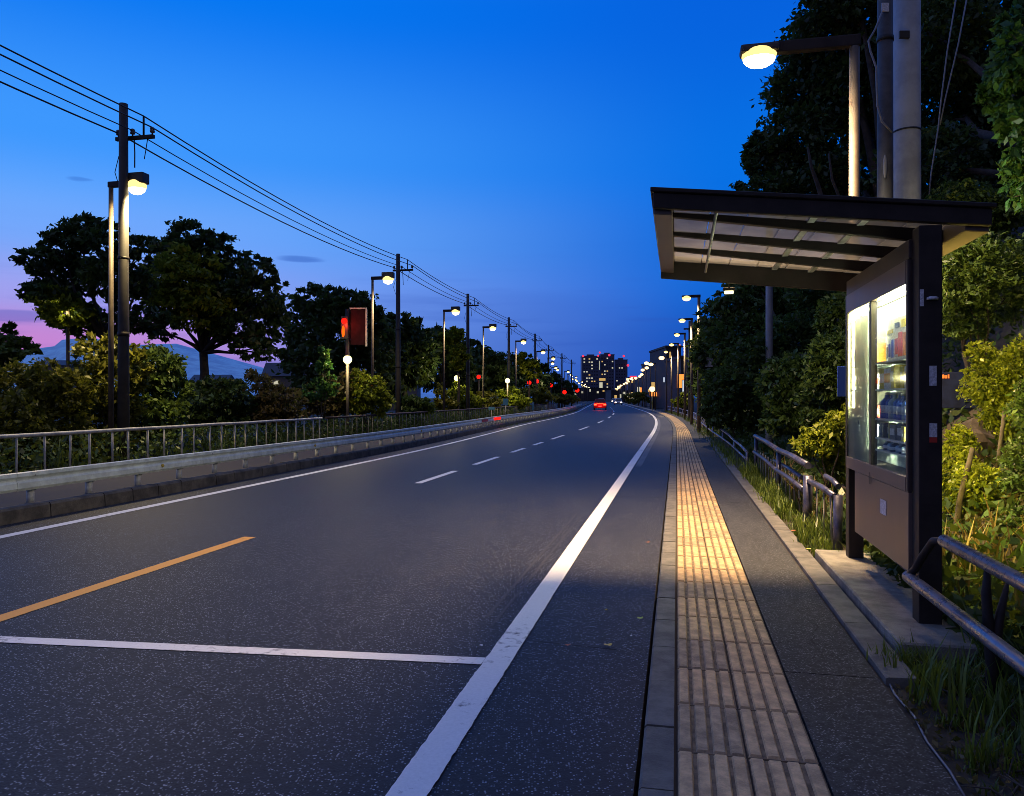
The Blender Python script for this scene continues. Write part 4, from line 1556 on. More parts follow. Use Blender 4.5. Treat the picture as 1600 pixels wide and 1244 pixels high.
s = 4.6
while s < 130:
    L = 4.02
    bm = BM()
    dz = 0.0
    sweep(bm, frange(s - 0.0, s + L - 0.004, 1.0), GP, wrel(b0))
    done('beam', bm, M['rail'], gr)
    bm = BM()
    sweep(bm, [s - 0.16, s + 0.16], [(t_ + 0.006, z_) for t_, z_ in GP[1:9]] + [(t_ + 0.002, z_) for t_, z_ in GP[1:9]][::-1], wrel(b0))
    done('splice_plate', bm, M['rail'], gr)
    bm = BM()
    lathe(bm, [(0.014, 0), (0.014, 0.012), (0.006, 0.016)], 8)
    bm.transform(Matrix.Translation(W(s + 0.12, -8.428, 0.56) - b0) @ Matrix.Rotation(head(s), 4, 'Z') @ Matrix.Rotation(math.radians(90), 4, 'Y'))
    done('bolt', bm, M['railpost'], gr)
    s += L
bm = BM()
tube(bm, [(0, 0, 0.1), (0, 0, 0.36)], 0.048, 10)
box(bm, -0.01, 0.035, -0.06, 0.06, 0.34, 0.56, 0.006)
me = bpy.data.meshes.new('post')
bm.to_mesh(me)
bm.free()
me.materials.append(M['railpost'])
bm = BM()
lathe(bm, [(0.10, 0.185), (0.10, 0.20), (0.05, 0.205)], 10)
mf = bpy.data.meshes.new('post_foot')
bm.to_mesh(mf)
bm.free()
mf.materials.append(M['railpost'])
for s in frange(5.6, 110, 1.05):
    share('post', me, gr, W(s, -8.52, 0) - b0, head(s))
for s, m in ((11.35, 'yellow'), (16.9, 'yellow'), (25.2, 'yellow')):
    bm = BM()
    lathe(bm, [(0.028, 0), (0.028, 0.02), (0.015, 0.028)], 10)
    bm.transform(Matrix.Translation(W(s, -8.425, 0.46) - b0) @ Matrix.Rotation(head(s), 4, 'Z') @ Matrix.Rotation(math.radians(90), 4, 'Y'))
    done('reflector_or_fringe', bm, M[m], gr)
for a_, b_ in ((36.0, 37.6), (39.5, 41.5)):  # red light smear on the beam, put in as coloured and glowing strips
    bm = BM()
    sweep(bm, frange(a_, b_, 0.5), [(-8.418, 0.42), (-8.418, 0.53), (-8.40, 0.53), (-8.40, 0.42)], wrel(b0))
    done('red_light_smear', bm, M['red_lens'] if a_ > 38 else M['red_paint'], gr, label='red glowing strip standing in for a light smear' if a_ > 38 else 'red painted strip standing in for a light smear')

FT = -11.0


def make_fence(label, s0, s1, pitch, mrail, mpick, ztop, rr, pr_):
    t = thing('pedestrian_fence', label, 'fence', W((s0 + s1) / 2, FT, 0))
    b0 = t.location.copy()
    bm = BM()
    tube(bm, [W(s, FT, ztop + 0.006 * math.sin(s * 2.3)) - b0 for s in frange(s0, s1, 1.5)], rr, 8)
    done('top_rail', bm, M[mrail], t)
    bm = BM()
    tube(bm, [W(s, FT, 0.27) - b0 for s in frange(s0, s1, 1.5)], rr * 0.8, 6)
    done('bottom_rail', bm, M[mrail], t)
    for s in frange(s0 + 0.1, s1 - 0.1, pitch):
        s_ = s + random.uniform(-0.12, 0.12) * pitch
        bm = BM()
        tube(bm, [W(s_, FT, 0.15) - b0, W(s_ + random.uniform(-0.015, 0.015), FT, ztop) - b0], pr_ * random.uniform(0.8, 1.2), 6)
        done('picket', bm, M[mpick], t)
    return t


make_fence('pale painted pedestrian fence with thin upright bars behind the guardrail', 5.0, 22.6, 0.55, 'fence', 'fence', 0.945, 0.036, 0.019)
make_fence('rusty dark pedestrian fence continuing past the pale fence', 22.9, 90.0, 0.5, 'fence_rust', 'picket_dim', 0.95, 0.036, 0.014)
for i, (px, py, D, lab) in enumerate(((768, 638, 46, 'light blue plate on the dark fence, nearest of three'), (790, 628, 52, 'square blue plate standing above the dark fence'), (833, 636, 62, 'narrow teal post on the dark fence'))):
    q = P(px, py, D)
    t = thing('fence_plate', lab, 'sign', (q.x, q.y, 0.1))
    b_ = BM()
    w_, h_ = ((0.36, 0.16), (0.36, 0.42), (0.16, 0.55))[i]
    box(b_, -w_ / 2, w_ / 2, -0.02, 0.02, q.z - 0.1 - h_ / 2, q.z - 0.1 + h_ / 2, 0.006)
    done('plate', b_, M['teal'], t)
    b_ = BM()
    tube(b_, [(0, 0.03, 0), (0, 0.03, q.z - 0.1)], 0.03, 6)
    done('post', b_, M['fence'], t)

# ------------------------------------------------------------------ lanterns and signals on the left
LNG = 'yellow globe lanterns among the left bushes'


def lantern(px, py, D, label, r=0.13, power=0, key='lens_y', mpost='steelpost', name='lantern_post', cat='lantern', group=LNG):
    q = P(px, py, D)
    t = thing(name, label, cat, (q.x, q.y, 0.05), 0, group)
    h = q.z - 0.05
    b_ = BM()
    tube(b_, [(0, 0, -0.2), (0, 0, h - r * 0.8)], 0.06, 10)
    done('post', b_, M[mpost], t)
    b_ = BM()
    ellipsoid(b_, (0, 0, h), (r, r, r), 14, 10)
    done('globe', b_, M[key], t)
    b_ = BM()
    lathe(b_, [(r * 0.5, h + r * 0.86), (r * 0.35, h + r * 1.05), (0.01, h + r * 1.15)], 10)
    done('cap', b_, M['dark'], t)
    if power:
        ld = bpy.data.lights.new('lantern_light', 'POINT')
        ld.energy = power
        ld.color = (1.0, 0.86, 0.45)
        ld.shadow_soft_size = r
        lo = bpy.data.objects.new('lantern_light', ld)
        COL.objects.link(lo)
        lo.parent = t
        lo.location = (0, -0.02, h + r * 0.0)
    return t


lantern(543, 562, 28, 'nearest yellow globe lantern, on a lit post under the red signal', 0.16, 0)
lantern(714, 591, 52, 'yellow globe lantern below the leafy lit clump', 0.2, 0)
lantern(793, 595, 60, 'yellow globe lantern below the fourth utility pole', 0.2, 0)
lantern(106, 476, 26.5, 'yellow lantern glowing inside the crown of the wide tree', 0.10, 0)
lantern(1019, 608, 96, 'orange glowing bollard lamp at the right kerb in the distance', 0.35, 0, 'lens_o', 'band', 'bollard_lamp', 'bollard lamp', None)

# lantern lights (these lamps are lit in the photograph)
for o in list(bpy.data.objects):
    if o.name.startswith('lantern_post'):
        for ch in o.children:
            if ch.name.startswith('globe'):
                zc = max(v.co.z for v in ch.data.vertices)
        ld = bpy.data.lights.new('lantern_light', 'POINT')
        ld.energy = 110 if o.location.y < 29 else 260
        ld.color = (1.0, 0.86, 0.42)
        ld.shadow_soft_size = 0.15
        lo = bpy.data.objects.new('lantern_light', ld)
        COL.objects.link(lo)
        lo.parent = o
        lo.location = (0, -0.35, zc - 0.15)

q = P(540, 512, 29)
t = thing('traffic_signal', 'red glowing signal on a pole before a grey sign board', 'signal', (q.x, q.y, 0.05))
h = q.z - 0.05
b_ = BM()
tube(b_, [(0.05, 0.1, -0.2), (0.05, 0.1, h + 0.7)], 0.075, 12)
done('pole', b_, M['pole'], t)
b_ = BM()
box(b_, 0.15, 0.72, 0.16, 0.24, h - 0.65, h + 0.72, 0.02)
done('sign_board', b_, M['maroon'], t)
b_ = BM()
for (x0, x1, z0, z1) in ((0.10, 0.76, h + 0.722, h + 0.77), (0.722, 0.77, h - 0.7, h + 0.72)):
    box(b_, x0, x1, 0.14, 0.26, z0, z1)
done('board_frame', b_, M['fence'], t)
b_ = BM()
box(b_, -0.16, 0.10, -0.08, 0.02, h - 0.42, h + 0.42, 0.02)
done('signal_case', b_, M['black'], t)
b_ = BM()
ellipsoid(b_, (-0.03, -0.09, h + 0.24), (0.11, 0.05, 0.11), 12, 8)
done('red_lamp', b_, M['red_lens'], t)
b_ = BM()
ellipsoid(b_, (-0.07, -0.09, h - 0.15), (0.06, 0.04, 0.22), 10, 8)
done('orange_lamp', b_, M['orange_lens'], t)
ld = bpy.data.lights.new('signal_light', 'POINT')
ld.energy = 30
ld.color = (1.0, 0.05, 0.02)
ld.shadow_soft_size = 0.1
lo = bpy.data.objects.new('signal_light', ld)
COL.objects.link(lo)
lo.parent = t
lo.location = (0.05, -0.25, h + 0.1)
for i, (px, py, D, lab) in enumerate(((748, 589, 56, 'round red signal lamp before the dark trees, nearest of the far reds'), (827, 598, 74, 'red signal lamp left of the pair by the leafy clump'), (839, 596, 80, 'smaller red signal lamp right of the pair'),
                                      (861, 602, 90, 'red signal lamp beside a slim post'), (882, 613, 112, 'pinkish red signal lamp close to the guardrail'), (902, 610, 135, 'last red signal lamp before the towers'))):
    q = P(px, py, D)
    t = thing('signal_lamp', lab, 'signal', (q.x, q.y, 0.0))
    b_ = BM()
    tube(b_, [(0, 0.1, -0.2), (0, 0.1, q.z + 0.1)], 0.05, 8)
    done('post', b_, M['pole'], t)
    b_ = BM()
    r = 0.0026 * D
    box(b_, -r * 1.3, r * 1.3, 0.0, 0.08, q.z - r * 1.3, q.z + r * 1.3, 0.02)
    done('housing', b_, M['black'], t)
    b_ = BM()
    ellipsoid(b_, (0, -0.01, q.z), (r, 0.08, r), 12, 8)
    done('lens', b_, M['red_lens'], t)

# bus stop sign on the right
q = P(1106, 564, 32)
t = thing('bus_stop_sign', 'white box sign on a dark pole before the right trees', 'sign', (q.x, q.y, 0.0), -A)
b_ = BM()
tube(b_, [(0, 0, -0.2), (0, 0, q.z - 0.28)], 0.05, 10)
done('pole', b_, M['dark'], t)
b_ = BM()
box(b_, -0.22, 0.22, -0.06, 0.06, q.z - 0.27, q.z + 0.22, 0.01)
done('sign_box', b_, M['shop2'], t)
b_ = BM()
box(b_, -0.12, 0.20, -0.066, -0.062, q.z - 0.25, q.z + 0.16)
done('sign_face', b_, M['sticker'], t)
b_ = BM()
box(b_, -0.24, 0.24, -0.08, 0.08, q.z + 0.222, q.z + 0.26)
done('cap', b_, M['dark'], t)

# blue banner beside the shelter
q = P(1316, 596, 8.6)
t = thing('banner', 'narrow blue banner on a pole behind the shelter', 'banner', (q.x, q.y, 0.0), -A)
b_ = BM()
tube(b_, [(0.06, 0.02, -0.1), (0.06, 0.02, q.z + 0.22)], 0.015, 8)
done('pole', b_, M['dark'], t)
b_ = BM()
box(b_, -0.05, 0.045, 0.0, 0.012, q.z - 0.17, q.z + 0.17, 0.003)
done('cloth', b_, M['blue_paint'], t)
# navy board with orange lettering behind the shelter
q = P(1490, 620, 10.0)
t = thing('notice_board', 'dark navy board with faint orange lettering amid the shrubs', 'board', (q.x, q.y, 0.4), -A - 0.25)
b_ = BM()
box(b_, -0.30, 0.30, 0.0, 0.04, q.z - 0.55, q.z - 0.08, 0.01)
done('panel', b_, M['navy'], t)
for xx in (-0.22, 0.22):
    b_ = BM()
    tube(b_, [(xx, 0.06, -0.4), (xx, 0.06, q.z - 0.1)], 0.025, 6)
    done('post', b_, M['dark'], t)
xx = -0.17
for w_ in (0.018, 0.012, 0.018, 0.014, 0.012, 0.018):
    b_ = BM()
    box(b_, xx, xx + w_, -0.003, -0.001, q.z - 0.16, q.z - 0.12 + 0.01 * (w_ > 0.015))
    done('lettering', b_, M['orange_print_glow'], t)
    xx += w_ + 0.006


# ------------------------------------------------------------------ cars
def car(name, label, s, t_, front, paint, group=None):
    rz = head(s) + (math.pi if front else 0)
    t = thing(name, label, 'car', W(s, t_, 0), rz, group)
    b_ = BM()
    prof = [(-2.05, 0.25), (-2.12, 0.55), (-2.05, 0.88), (-1.2, 0.95), (1.0, 0.92), (1.9, 0.78), (2.1, 0.55), (2.08, 0.28)]
    for sx in (0.84,):
        L_ = [b_.verts.new((-sx, y, z)) for y, z in prof]
        R_ = [b_.verts.new((sx, y, z)) for y, z in prof]
        n_ = len(prof)
        for k in range(n_):
            b_.faces.new((L_[k], L_[(k + 1) % n_], R_[(k + 1) % n_], R_[k]))
        b_.faces.new(L_[::-1])
        b_.faces.new(R_)
    bmesh.ops.bevel(b_, geom=b_.edges[:], offset=0.06, segments=2, affect='EDGES')
    done('body', b_, M[paint], t)
    b_ = BM()
    hexa(b_, [(-0.80, -1.95, 0.90), (0.80, -1.95, 0.90), (0.80, 0.95, 0.90), (-0.80, 0.95, 0.90),
              (-0.62, -1.55, 1.48), (0.62, -1.55, 1.48), (0.62, 0.20, 1.46), (-0.62, 0.20, 1.46)], 0.05)
    done('cabin', b_, M[paint], t)
    b_ = BM()
    hexa(b_, [(-0.68, -1.95, 0.97), (0.68, -1.95, 0.97), (0.68, -1.90, 0.97), (-0.68, -1.90, 0.97), (-0.54, -1.65, 1.42), (0.54, -1.65, 1.42), (0.54, -1.55, 1.42), (-0.54, -1.55, 1.42)])
    done('rear_window', b_, M['car_glass'], t)
    b_ = BM()
    hexa(b_, [(-0.68, 0.92, 0.97), (0.68, 0.92, 0.97), (0.68, 0.97, 0.97), (-0.68, 0.97, 0.97), (-0.54, 0.25, 1.42), (0.54, 0.25, 1.42), (0.54, 0.35, 1.42), (-0.54, 0.35, 1.42)])
    done('windscreen', b_, M['car_glass'], t)
    for sx in (-1, 1):
        for y in (-1.3, 1.3):
            b_ = BM()
            tube(b_, [(sx * 0.70, y, 0.31), (sx * 0.86, y, 0.31)], 0.31, 16)
            w_ = done('wheel', b_, M['black'], t)
        b_ = BM()
        box(b_, sx * 0.62 - 0.17, sx * 0.62 + 0.17, -2.13, -2.04, 0.62, 0.82, 0.02)
        done('tail_light', b_, M['tail'] if not front else M['red_paint'], t)
        b_ = BM()
        box(b_, sx * 0.62 - 0.17, sx * 0.62 + 0.17, 1.98, 2.12, 0.56, 0.72, 0.02)
        done('headlight', b_, M['headl'] if front else M['sticker'], t)
    if not front:
        b_ = BM()
        box(b_, -0.45, 0.45, -2.135, -2.06, 0.84, 0.88)
        done('brake_light', b_, M['tail'], t)
    b_ = BM()
    box(b_, -0.2, 0.2, -2.14, -2.11, 0.42, 0.55)
    done('licence_plate', b_, M['sticker'], t)
    return t


RC = car('car', 'red car with both tail lights on, nearest on the road', 104, -6.4, False, 'car_red')
ld = bpy.data.lights.new('tail_light_glow', 'POINT')
ld.energy = 45
ld.color = (1, 0.05, 0.02)
ld.shadow_soft_size = 0.3
lo = bpy.data.objects.new('tail_light_glow', ld)
COL.objects.link(lo)
lo.parent = RC
lo.location = (0, -2.6, 0.6)
car('car', 'grey car far behind the red one with small tail lights', 185, -6.5, False, 'car_grey')
car('car', 'oncoming car with bright headlights in the far right lane', 175, -2.6, True, 'car_grey')
car('car', 'second oncoming car with headlights just behind the first', 240, -2.6, True, 'car_grey')


# ------------------------------------------------------------------ vegetation
def leaf_obj(name, C_, size, m, parent=None, rng=NPR, aspect=0.5, droop=0.25, out=None, kind=None, label=None, svar=0.62):
    n = len(C_)
    d = rng.normal(size=(n, 3))
    if out is not None:
        d = d * 0.8 + out * 0.9
    d[:, 2] -= droop
    d /= np.linalg.norm(d, axis=1)[:, None] + 1e-9
    r = rng.normal(size=(n, 3))
    sd = np.cross(d, r)
    sd /= np.linalg.norm(sd, axis=1)[:, None] + 1e-9
    nn = np.cross(d, sd)
    L = (size * (1 + svar * rng.uniform(-1, 1, n)))[:, None]
    Wd = L * aspect * 0.5
    v = np.empty((n, 4, 3))
    v[:, 0] = C_ - d * L * 0.5
    v[:, 1] = C_ + sd * Wd + nn * L * 0.10
    v[:, 2] = C_ + d * L * 0.5
    v[:, 3] = C_ - sd * Wd + nn * L * 0.10
    me = bpy.data.meshes.new(name)
    me.vertices.add(n * 4)
    me.vertices.foreach_set('co', v.reshape(-1))
    me.loops.add(n * 4)
    me.loops.foreach_set('vertex_index', np.arange(n * 4, dtype=np.int32))
    me.polygons.add(n)
    me.polygons.foreach_set('loop_start', np.arange(0, n * 4, 4, dtype=np.int32))
    me.update(calc_edges=True)
    me.materials.append(M[m])
    o = bpy.data.objects.new(name, me)
    COL.objects.link(o)
    if parent:
        o.parent = parent
    if kind:
        o['kind'] = kind
    if label:
        o['label'] = label
    return o


def lobe_points(lobes, n, rng, clump=0.30, per=38, shell=0.55):
    """leaf positions: twigs of leaves spread through each lobe, thicker near its skin"""
    vol = np.array([(a[3] * a[5] + a[3] * a[4] + a[4] * a[5]) for a in lobes])
    cnt = np.maximum(40, (n * vol / vol.sum()).astype(int))
    P_, O_ = [], []
    for (cx, cy, cz, rx, ry, rz), k in zip(lobes, cnt):
        nc = max(6, k // per)
        u = rng.normal(size=(nc, 3))
        u /= np.linalg.norm(u, axis=1)[:, None]
        rad = shell + (1.08 - shell) * rng.random(nc) ** 0.6
        cen = u * rad[:, None]
        idx = rng.integers(0, nc, k)
        csz = clump * rng.uniform(0.5, 1.3, nc)
        pts = cen[idx] + rng.normal(size=(k, 3)) * csz[idx][:, None] * np.array([0.62, 0.62, 0.42])
        P_.append(pts * np.array([rx, ry, rz]) + np.array([cx, cy, cz]))
        O_.append(u[idx])
    return np.concatenate(P_), np.concatenate(O_)


def px_lobes(lst, D, dk=1.0, djit=0.0, rng=NPR):
    out = []
    for (px, py, rx, ry) in lst:
        dd = D + rng.uniform(-1, 1) * djit
        p = P(px, py, dd)
        out.append((p.x, p.y, p.z, rx / F * dd, rx / F * dd * dk, ry / F * dd))
    return out


def plant(name, label, cat, lobes, base, n, size, m, trunk_r=0.15, fork=0.5, group=None, limbs=True, bark='bark', trunk_name='trunk', crown_name='crown', clump=0.20, per=30, aspect=0.5, shell=0.45, m2=None, n2=0, lobes2=None):
    t = thing(name, label, cat, base, 0, group)
    rng = np.random.default_rng(abs(hash(label)) % 100000 if False else sum(ord(c) * (i + 1) for i, c in enumerate(label)) % 99991)
    bx, by, bz_ = base
    rel_l = [(a - bx, b - by, c - bz_, d, e, f) for a, b, c, d, e, f in lobes]
    if limbs:
        b_ = BM()
        cz = np.mean([l[2] for l in rel_l])
        cx = np.mean([l[0] for l in rel_l])
        cy = np.mean([l[1] for l in rel_l])
        fz = cz * fork
        fk = Vector((cx * 0.15, cy * 0.15, fz))
        tube(b_, [(0, 0, -0.3), (fk.x * 0.2, fk.y * 0.3, fz * 0.35), (fk.x * 0.9 + 0.06, fk.y, fz * 0.75), fk], [trunk_r * 1.25, trunk_r, trunk_r * 0.85, trunk_r * 0.8], 8)
        for l in rel_l:
            e_ = Vector(l[:3])
            mid = fk.lerp(e_, 0.5) + Vector((rng.uniform(-.1, .1), rng.uniform(-.1, .1), rng.uniform(-.05, .12))) * (e_ - fk).length
            rr = trunk_r * 0.5
            tube(b_, [fk - Vector((0, 0, 0.02)), fk.lerp(mid, 0.5) + Vector((0, 0, 0.04)), mid, e_], [rr, rr * 0.75, rr * 0.5, rr * 0.18], 6)
            for _ in range(3):
                u = rng.normal(size=3)
                u /= np.linalg.norm(u)
                tip = e_ + Vector((u[0] * l[3], u[1] * l[4], u[2] * l[5])) * 0.85
                tube(b_, [mid.lerp(e_, 0.5), mid.lerp(e_, 0.6).lerp(tip, 0.5), tip], [rr * 0.3, rr * 0.2, rr * 0.07], 5)
        done(trunk_name, b_, M[bark], t)
    fine = 0.76
    size *= fine
    n = int(n * 1.38)
    n2 = int(n2 * 1.55)
    pts, out = lobe_points(rel_l, n, rng, clump, per, shell)
    pts[:, 2] = np.maximum(pts[:, 2], -0.05)
    leaf_obj(crown_name, pts, size, m, t, rng, aspect, out=out)
    if m2:
        src = rel_l if lobes2 is None else [(a - bx, b - by, c - bz_, d, e, f) for a, b, c, d, e, f in lobes2]
        pts, out = lobe_points(src, n2, rng, clump, per, shell)
        pts[:, 2] = np.maximum(pts[:, 2], -0.05)
        leaf_obj('lit_foliage' if False else 'lamplit_leaves', pts, size, m2, t, rng, aspect, out=out)  # extra leaves in a brighter colour that stands in for lamplight
    return t


def gb(px, D, z=0.0):
    return Vector(((px - 800) / F * D, D, z))


# left trees
plant('tree', 'wide spreading dark tree behind the nearest utility pole', 'tree',
      px_lobes([(60, 405, 30, 16), (98, 385, 34, 26), (128, 365, 32, 26), (165, 375, 34, 26), (222, 386, 30, 18), (110, 430, 50, 30), (170, 430, 45, 40), (75, 460, 38, 18), (105, 488, 32, 22), (165, 500, 42, 22), (222, 440, 26, 30), (225, 500, 32, 22), (130, 515, 30, 14)], 27, 1.0, 1.0),
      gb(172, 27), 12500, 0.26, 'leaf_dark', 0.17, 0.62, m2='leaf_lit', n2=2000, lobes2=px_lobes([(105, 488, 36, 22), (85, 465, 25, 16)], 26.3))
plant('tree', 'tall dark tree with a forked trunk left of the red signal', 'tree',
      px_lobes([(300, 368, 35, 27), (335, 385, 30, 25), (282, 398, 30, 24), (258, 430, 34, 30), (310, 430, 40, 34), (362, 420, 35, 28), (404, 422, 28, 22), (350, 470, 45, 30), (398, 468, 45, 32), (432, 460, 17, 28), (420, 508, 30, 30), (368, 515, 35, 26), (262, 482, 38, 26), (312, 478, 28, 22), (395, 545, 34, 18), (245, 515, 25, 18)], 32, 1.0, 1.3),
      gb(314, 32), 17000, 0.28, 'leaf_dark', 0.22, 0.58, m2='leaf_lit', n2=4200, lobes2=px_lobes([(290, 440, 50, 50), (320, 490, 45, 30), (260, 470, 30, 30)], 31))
plant('tree', 'broad black-green tree behind the red signal', 'tree',
      px_lobes([(500, 472, 40, 26), (540, 478, 42, 24), (482, 512, 34, 34), (530, 530, 55, 45), (585, 535, 28, 40), (562, 502, 38, 30), (500, 575, 50, 40), (580, 580, 36, 40), (455, 540, 24, 30)], 42, 1.0, 2.0),
      gb(520, 42), 17000, 0.36, 'leaf_dark', 0.26, 0.5)
plant('tree', 'dark rounded tree just right of the second left lamp', 'tree',
      px_lobes([(622, 512, 26, 24), (650, 525, 28, 26), (635, 560, 45, 42), (610, 580, 30, 40)], 52, 1.0, 2.0), gb(630, 52), 9000, 0.42, 'leaf_dark', 0.25, 0.5)
plant('tree', 'dark low-crowned tree left of the third utility pole', 'tree',
      px_lobes([(678, 532, 26, 20), (700, 540, 26, 22), (690, 570, 42, 38), (720, 575, 20, 40)], 58, 1.0, 2.0), gb(692, 58), 8000, 0.45, 'leaf_dark', 0.25, 0.5)
plant('tree', 'dark tree between the third and fourth utility poles', 'tree',
      px_lobes([(742, 566, 28, 24), (772, 572, 25, 22), (760, 595, 42, 28), (738, 545, 12, 16)], 70, 1.0, 2.0), gb(757, 70), 7000, 0.5, 'leaf_dark', 0.25, 0.5)
plant('tree', 'small dark tree past the fourth utility pole', 'tree',
      px_lobes([(800, 572, 22, 20), (825, 578, 22, 16), (845, 586, 18, 16), (815, 600, 40, 22)], 85, 1.0, 2.0), gb(815, 85), 6000, 0.55, 'leaf_dark', 0.25, 0.5)
plant('tree', 'farthest small dark tree on the left before the towers', 'tree',
      px_lobes([(866, 598, 14, 14), (885, 604, 14, 12), (875, 612, 22, 12)], 115, 1.0, 2.0), gb(873, 115), 4000, 0.6, 'leaf_dark', 0.2, 0.5)
plant('tree', 'thin scraggly tree at the left picture edge before the mountain', 'tree',
      px_lobes([(14, 520, 12, 16), (28, 548, 24, 20), (8, 555, 22, 24), (-20, 545, 25, 30)], 24, 1.0, 0.6), gb(15, 24), 3200, 0.22, 'leaf_mid', 0.07, 0.6)
plant('tree', 'leafy clump glowing green beside the third left lamp', 'tree',
      px_lobes([(712, 532, 13, 18), (716, 558, 15, 18)], 46.5, 1.0), gb(716, 46.5), 1500, 0.4, 'leaf_lit', 0.08, 0.7)
plant('tree', 'leafy clump glowing green beside the fifth left lamp', 'tree',
      px_lobes([(822, 562, 12, 12), (830, 578, 14, 14)], 68, 1.0), gb(826, 68), 1200, 0.5, 'leaf_lit', 0.08, 0.7)

# left bushes behind the fence
BG = 'bushes behind the left fence'


def bush(label, lst, D, n, size, m, **kw):
    pxm = np.mean([a[0] for a in lst])
    kw.setdefault('clump', 0.24)
    return plant('bush', label, 'bush', px_lobes(lst, D, 1.0, 0.4), gb(pxm, D, 0.0), n, size, m, kw.pop('tr', 0.04), 0.3, kw.pop('group', BG), trunk_name='stem', crown_name='foliage', **kw)


bush('clipped olive bush at the left picture edge behind the fence', [(10, 610, 40, 42), (-50, 620, 50, 50), (30, 660, 50, 45), (0, 700, 60, 40)], 16.5, 9000, 0.15, 'leaf_olive')
bush('olive-green bush lit from the lamp, right of the edge bush', [(75, 608, 38, 40), (110, 615, 32, 36), (90, 660, 45, 45), (95, 705, 50, 35)], 17.0, 9000, 0.15, 'leaf_olive')
bush('taller yellow-green bush hugging the nearest utility pole', [(150, 560, 28, 34), (175, 545, 18, 26), (170, 600, 38, 40), (155, 650, 38, 45), (190, 640, 30, 40), (165, 700, 40, 30), (210, 580, 22, 40)], 18.3, 10000, 0.16, 'leaf_olive')
bush('dark green bush right of the nearest utility pole', [(245, 575, 36, 32), (265, 610, 32, 36), (228, 620, 32, 40), (250, 655, 42, 30)], 20.0, 8500, 0.17, 'leaf_mid')
bush('black shadowed bush beneath the forked tree', [(310, 625, 40, 25), (350, 620, 40, 30), (335, 650, 50, 20)], 24, 5000, 0.2, 'leaf_dark')
bush('brownish twiggy bush between the forked tree and the red signal', [(400, 615, 32, 34), (440, 628, 34, 28), (420, 648, 45, 16)], 25, 4500, 0.2, 'leaf_brown')
bush('tall vine-like green shrub left of the red signal', [(505, 570, 10, 28), (510, 600, 16, 20), (495, 612, 22, 14)], 27.5, 1800, 0.18, 'leaf_fresh')
bush('dull bush under the yellow lantern', [(530, 608, 28, 24), (520, 632, 34, 18), (480, 630, 28, 20)], 29.5, 4500, 0.2, 'leaf_brown')
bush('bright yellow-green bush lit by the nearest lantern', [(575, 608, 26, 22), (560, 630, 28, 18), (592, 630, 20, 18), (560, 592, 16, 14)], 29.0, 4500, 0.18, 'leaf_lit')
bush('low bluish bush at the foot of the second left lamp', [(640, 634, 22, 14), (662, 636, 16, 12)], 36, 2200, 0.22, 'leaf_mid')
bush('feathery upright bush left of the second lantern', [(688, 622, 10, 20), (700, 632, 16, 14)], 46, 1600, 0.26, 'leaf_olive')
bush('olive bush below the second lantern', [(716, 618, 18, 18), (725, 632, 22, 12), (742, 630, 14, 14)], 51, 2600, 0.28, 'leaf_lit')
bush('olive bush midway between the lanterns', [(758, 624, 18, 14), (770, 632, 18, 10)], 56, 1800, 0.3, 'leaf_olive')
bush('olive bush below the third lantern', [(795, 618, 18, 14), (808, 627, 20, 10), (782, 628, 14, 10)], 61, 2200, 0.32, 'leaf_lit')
bush('olive bush right of the third lantern', [(838, 616, 18, 12), (850, 622, 16, 10)], 76, 1800, 0.36, 'leaf_olive')
bush('far olive bush near the last red signal', [(872, 622, 12, 8), (890, 624, 14, 7)], 100, 1500, 0.4, 'leaf_olive')

# right hillside trees
plant('tree', 'huge dark tree towering behind the nearest street lamp', 'tree',
      px_lobes([(1310, 10, 62, 50), (1290, 80, 66, 55), (1262, 150, 62, 45), (1245, 220, 55, 45), (1205, 255, 40, 42), (1188, 225, 24, 26), (1190, 300, 36, 30), (1270, 290, 70, 50), (1350, 140, 80, 80), (1360, 270, 80, 60), (1330, -60, 70, 60), (1420, 60, 80, 90)], 20, 1.0, 2.0),
      W(19.5, 5.2, hill_z(5.2, 19.5)), 42000, 0.20, 'leaf_dark', 0.32, 0.4, shell=0.4)
plant('tree', 'large dark tree filling the slope above the shelter', 'tree',
      px_lobes([(1470, 60, 80, 80), (1560, 30, 80, 80), (1500, 170, 80, 70), (1580, 150, 70, 80), (1450, 260, 70, 60), (1540, 280, 80, 60), (1620, 240, 70, 80)], 16, 1.0, 1.5),
      W(13, 6.2, hill_z(6.2, 13)), 30000, 0.17, 'leaf_dark', 0.3, 0.4, shell=0.4)
plant('tree', 'dark leaning tree seen below the far roof edge', 'tree',
      px_lobes([(1150, 470, 34, 30), (1122, 498, 30, 30), (1160, 530, 55, 45), (1112, 545, 30, 45), (1210, 480, 58, 48), (1260, 470, 60, 50), (1180, 440, 40, 30)], 31, 1.0, 2.0),
      W(29, 4.2, hill_z(4.2, 29)), 20000, 0.26, 'leaf_slope', 0.25, 0.4, shell=0.4)
plant('tree', 'dark crown behind the slim banded pole', 'tree',
      px_lobes([(1245, 540, 55, 50), (1300, 530, 50, 60), (1190, 570, 50, 45), (1280, 610, 50, 45), (1290, 470, 50, 45)], 23, 1.0, 1.5),
      W(21, 4.4, hill_z(4.4, 21)), 18000, 0.19, 'leaf_slope', 0.22, 0.4, shell=0.4)
plant('tree', 'far dark tree at the right just past the bus stop sign', 'tree',
      px_lobes([(1098, 520, 16, 22), (1112, 540, 26, 34), (1105, 580, 26, 34), (1090, 595, 16, 26)], 48, 1.0, 2.0),
      W(47, 3.2, hill_z(3.2, 47)), 8000, 0.36, 'leaf_dark', 0.2, 0.4)
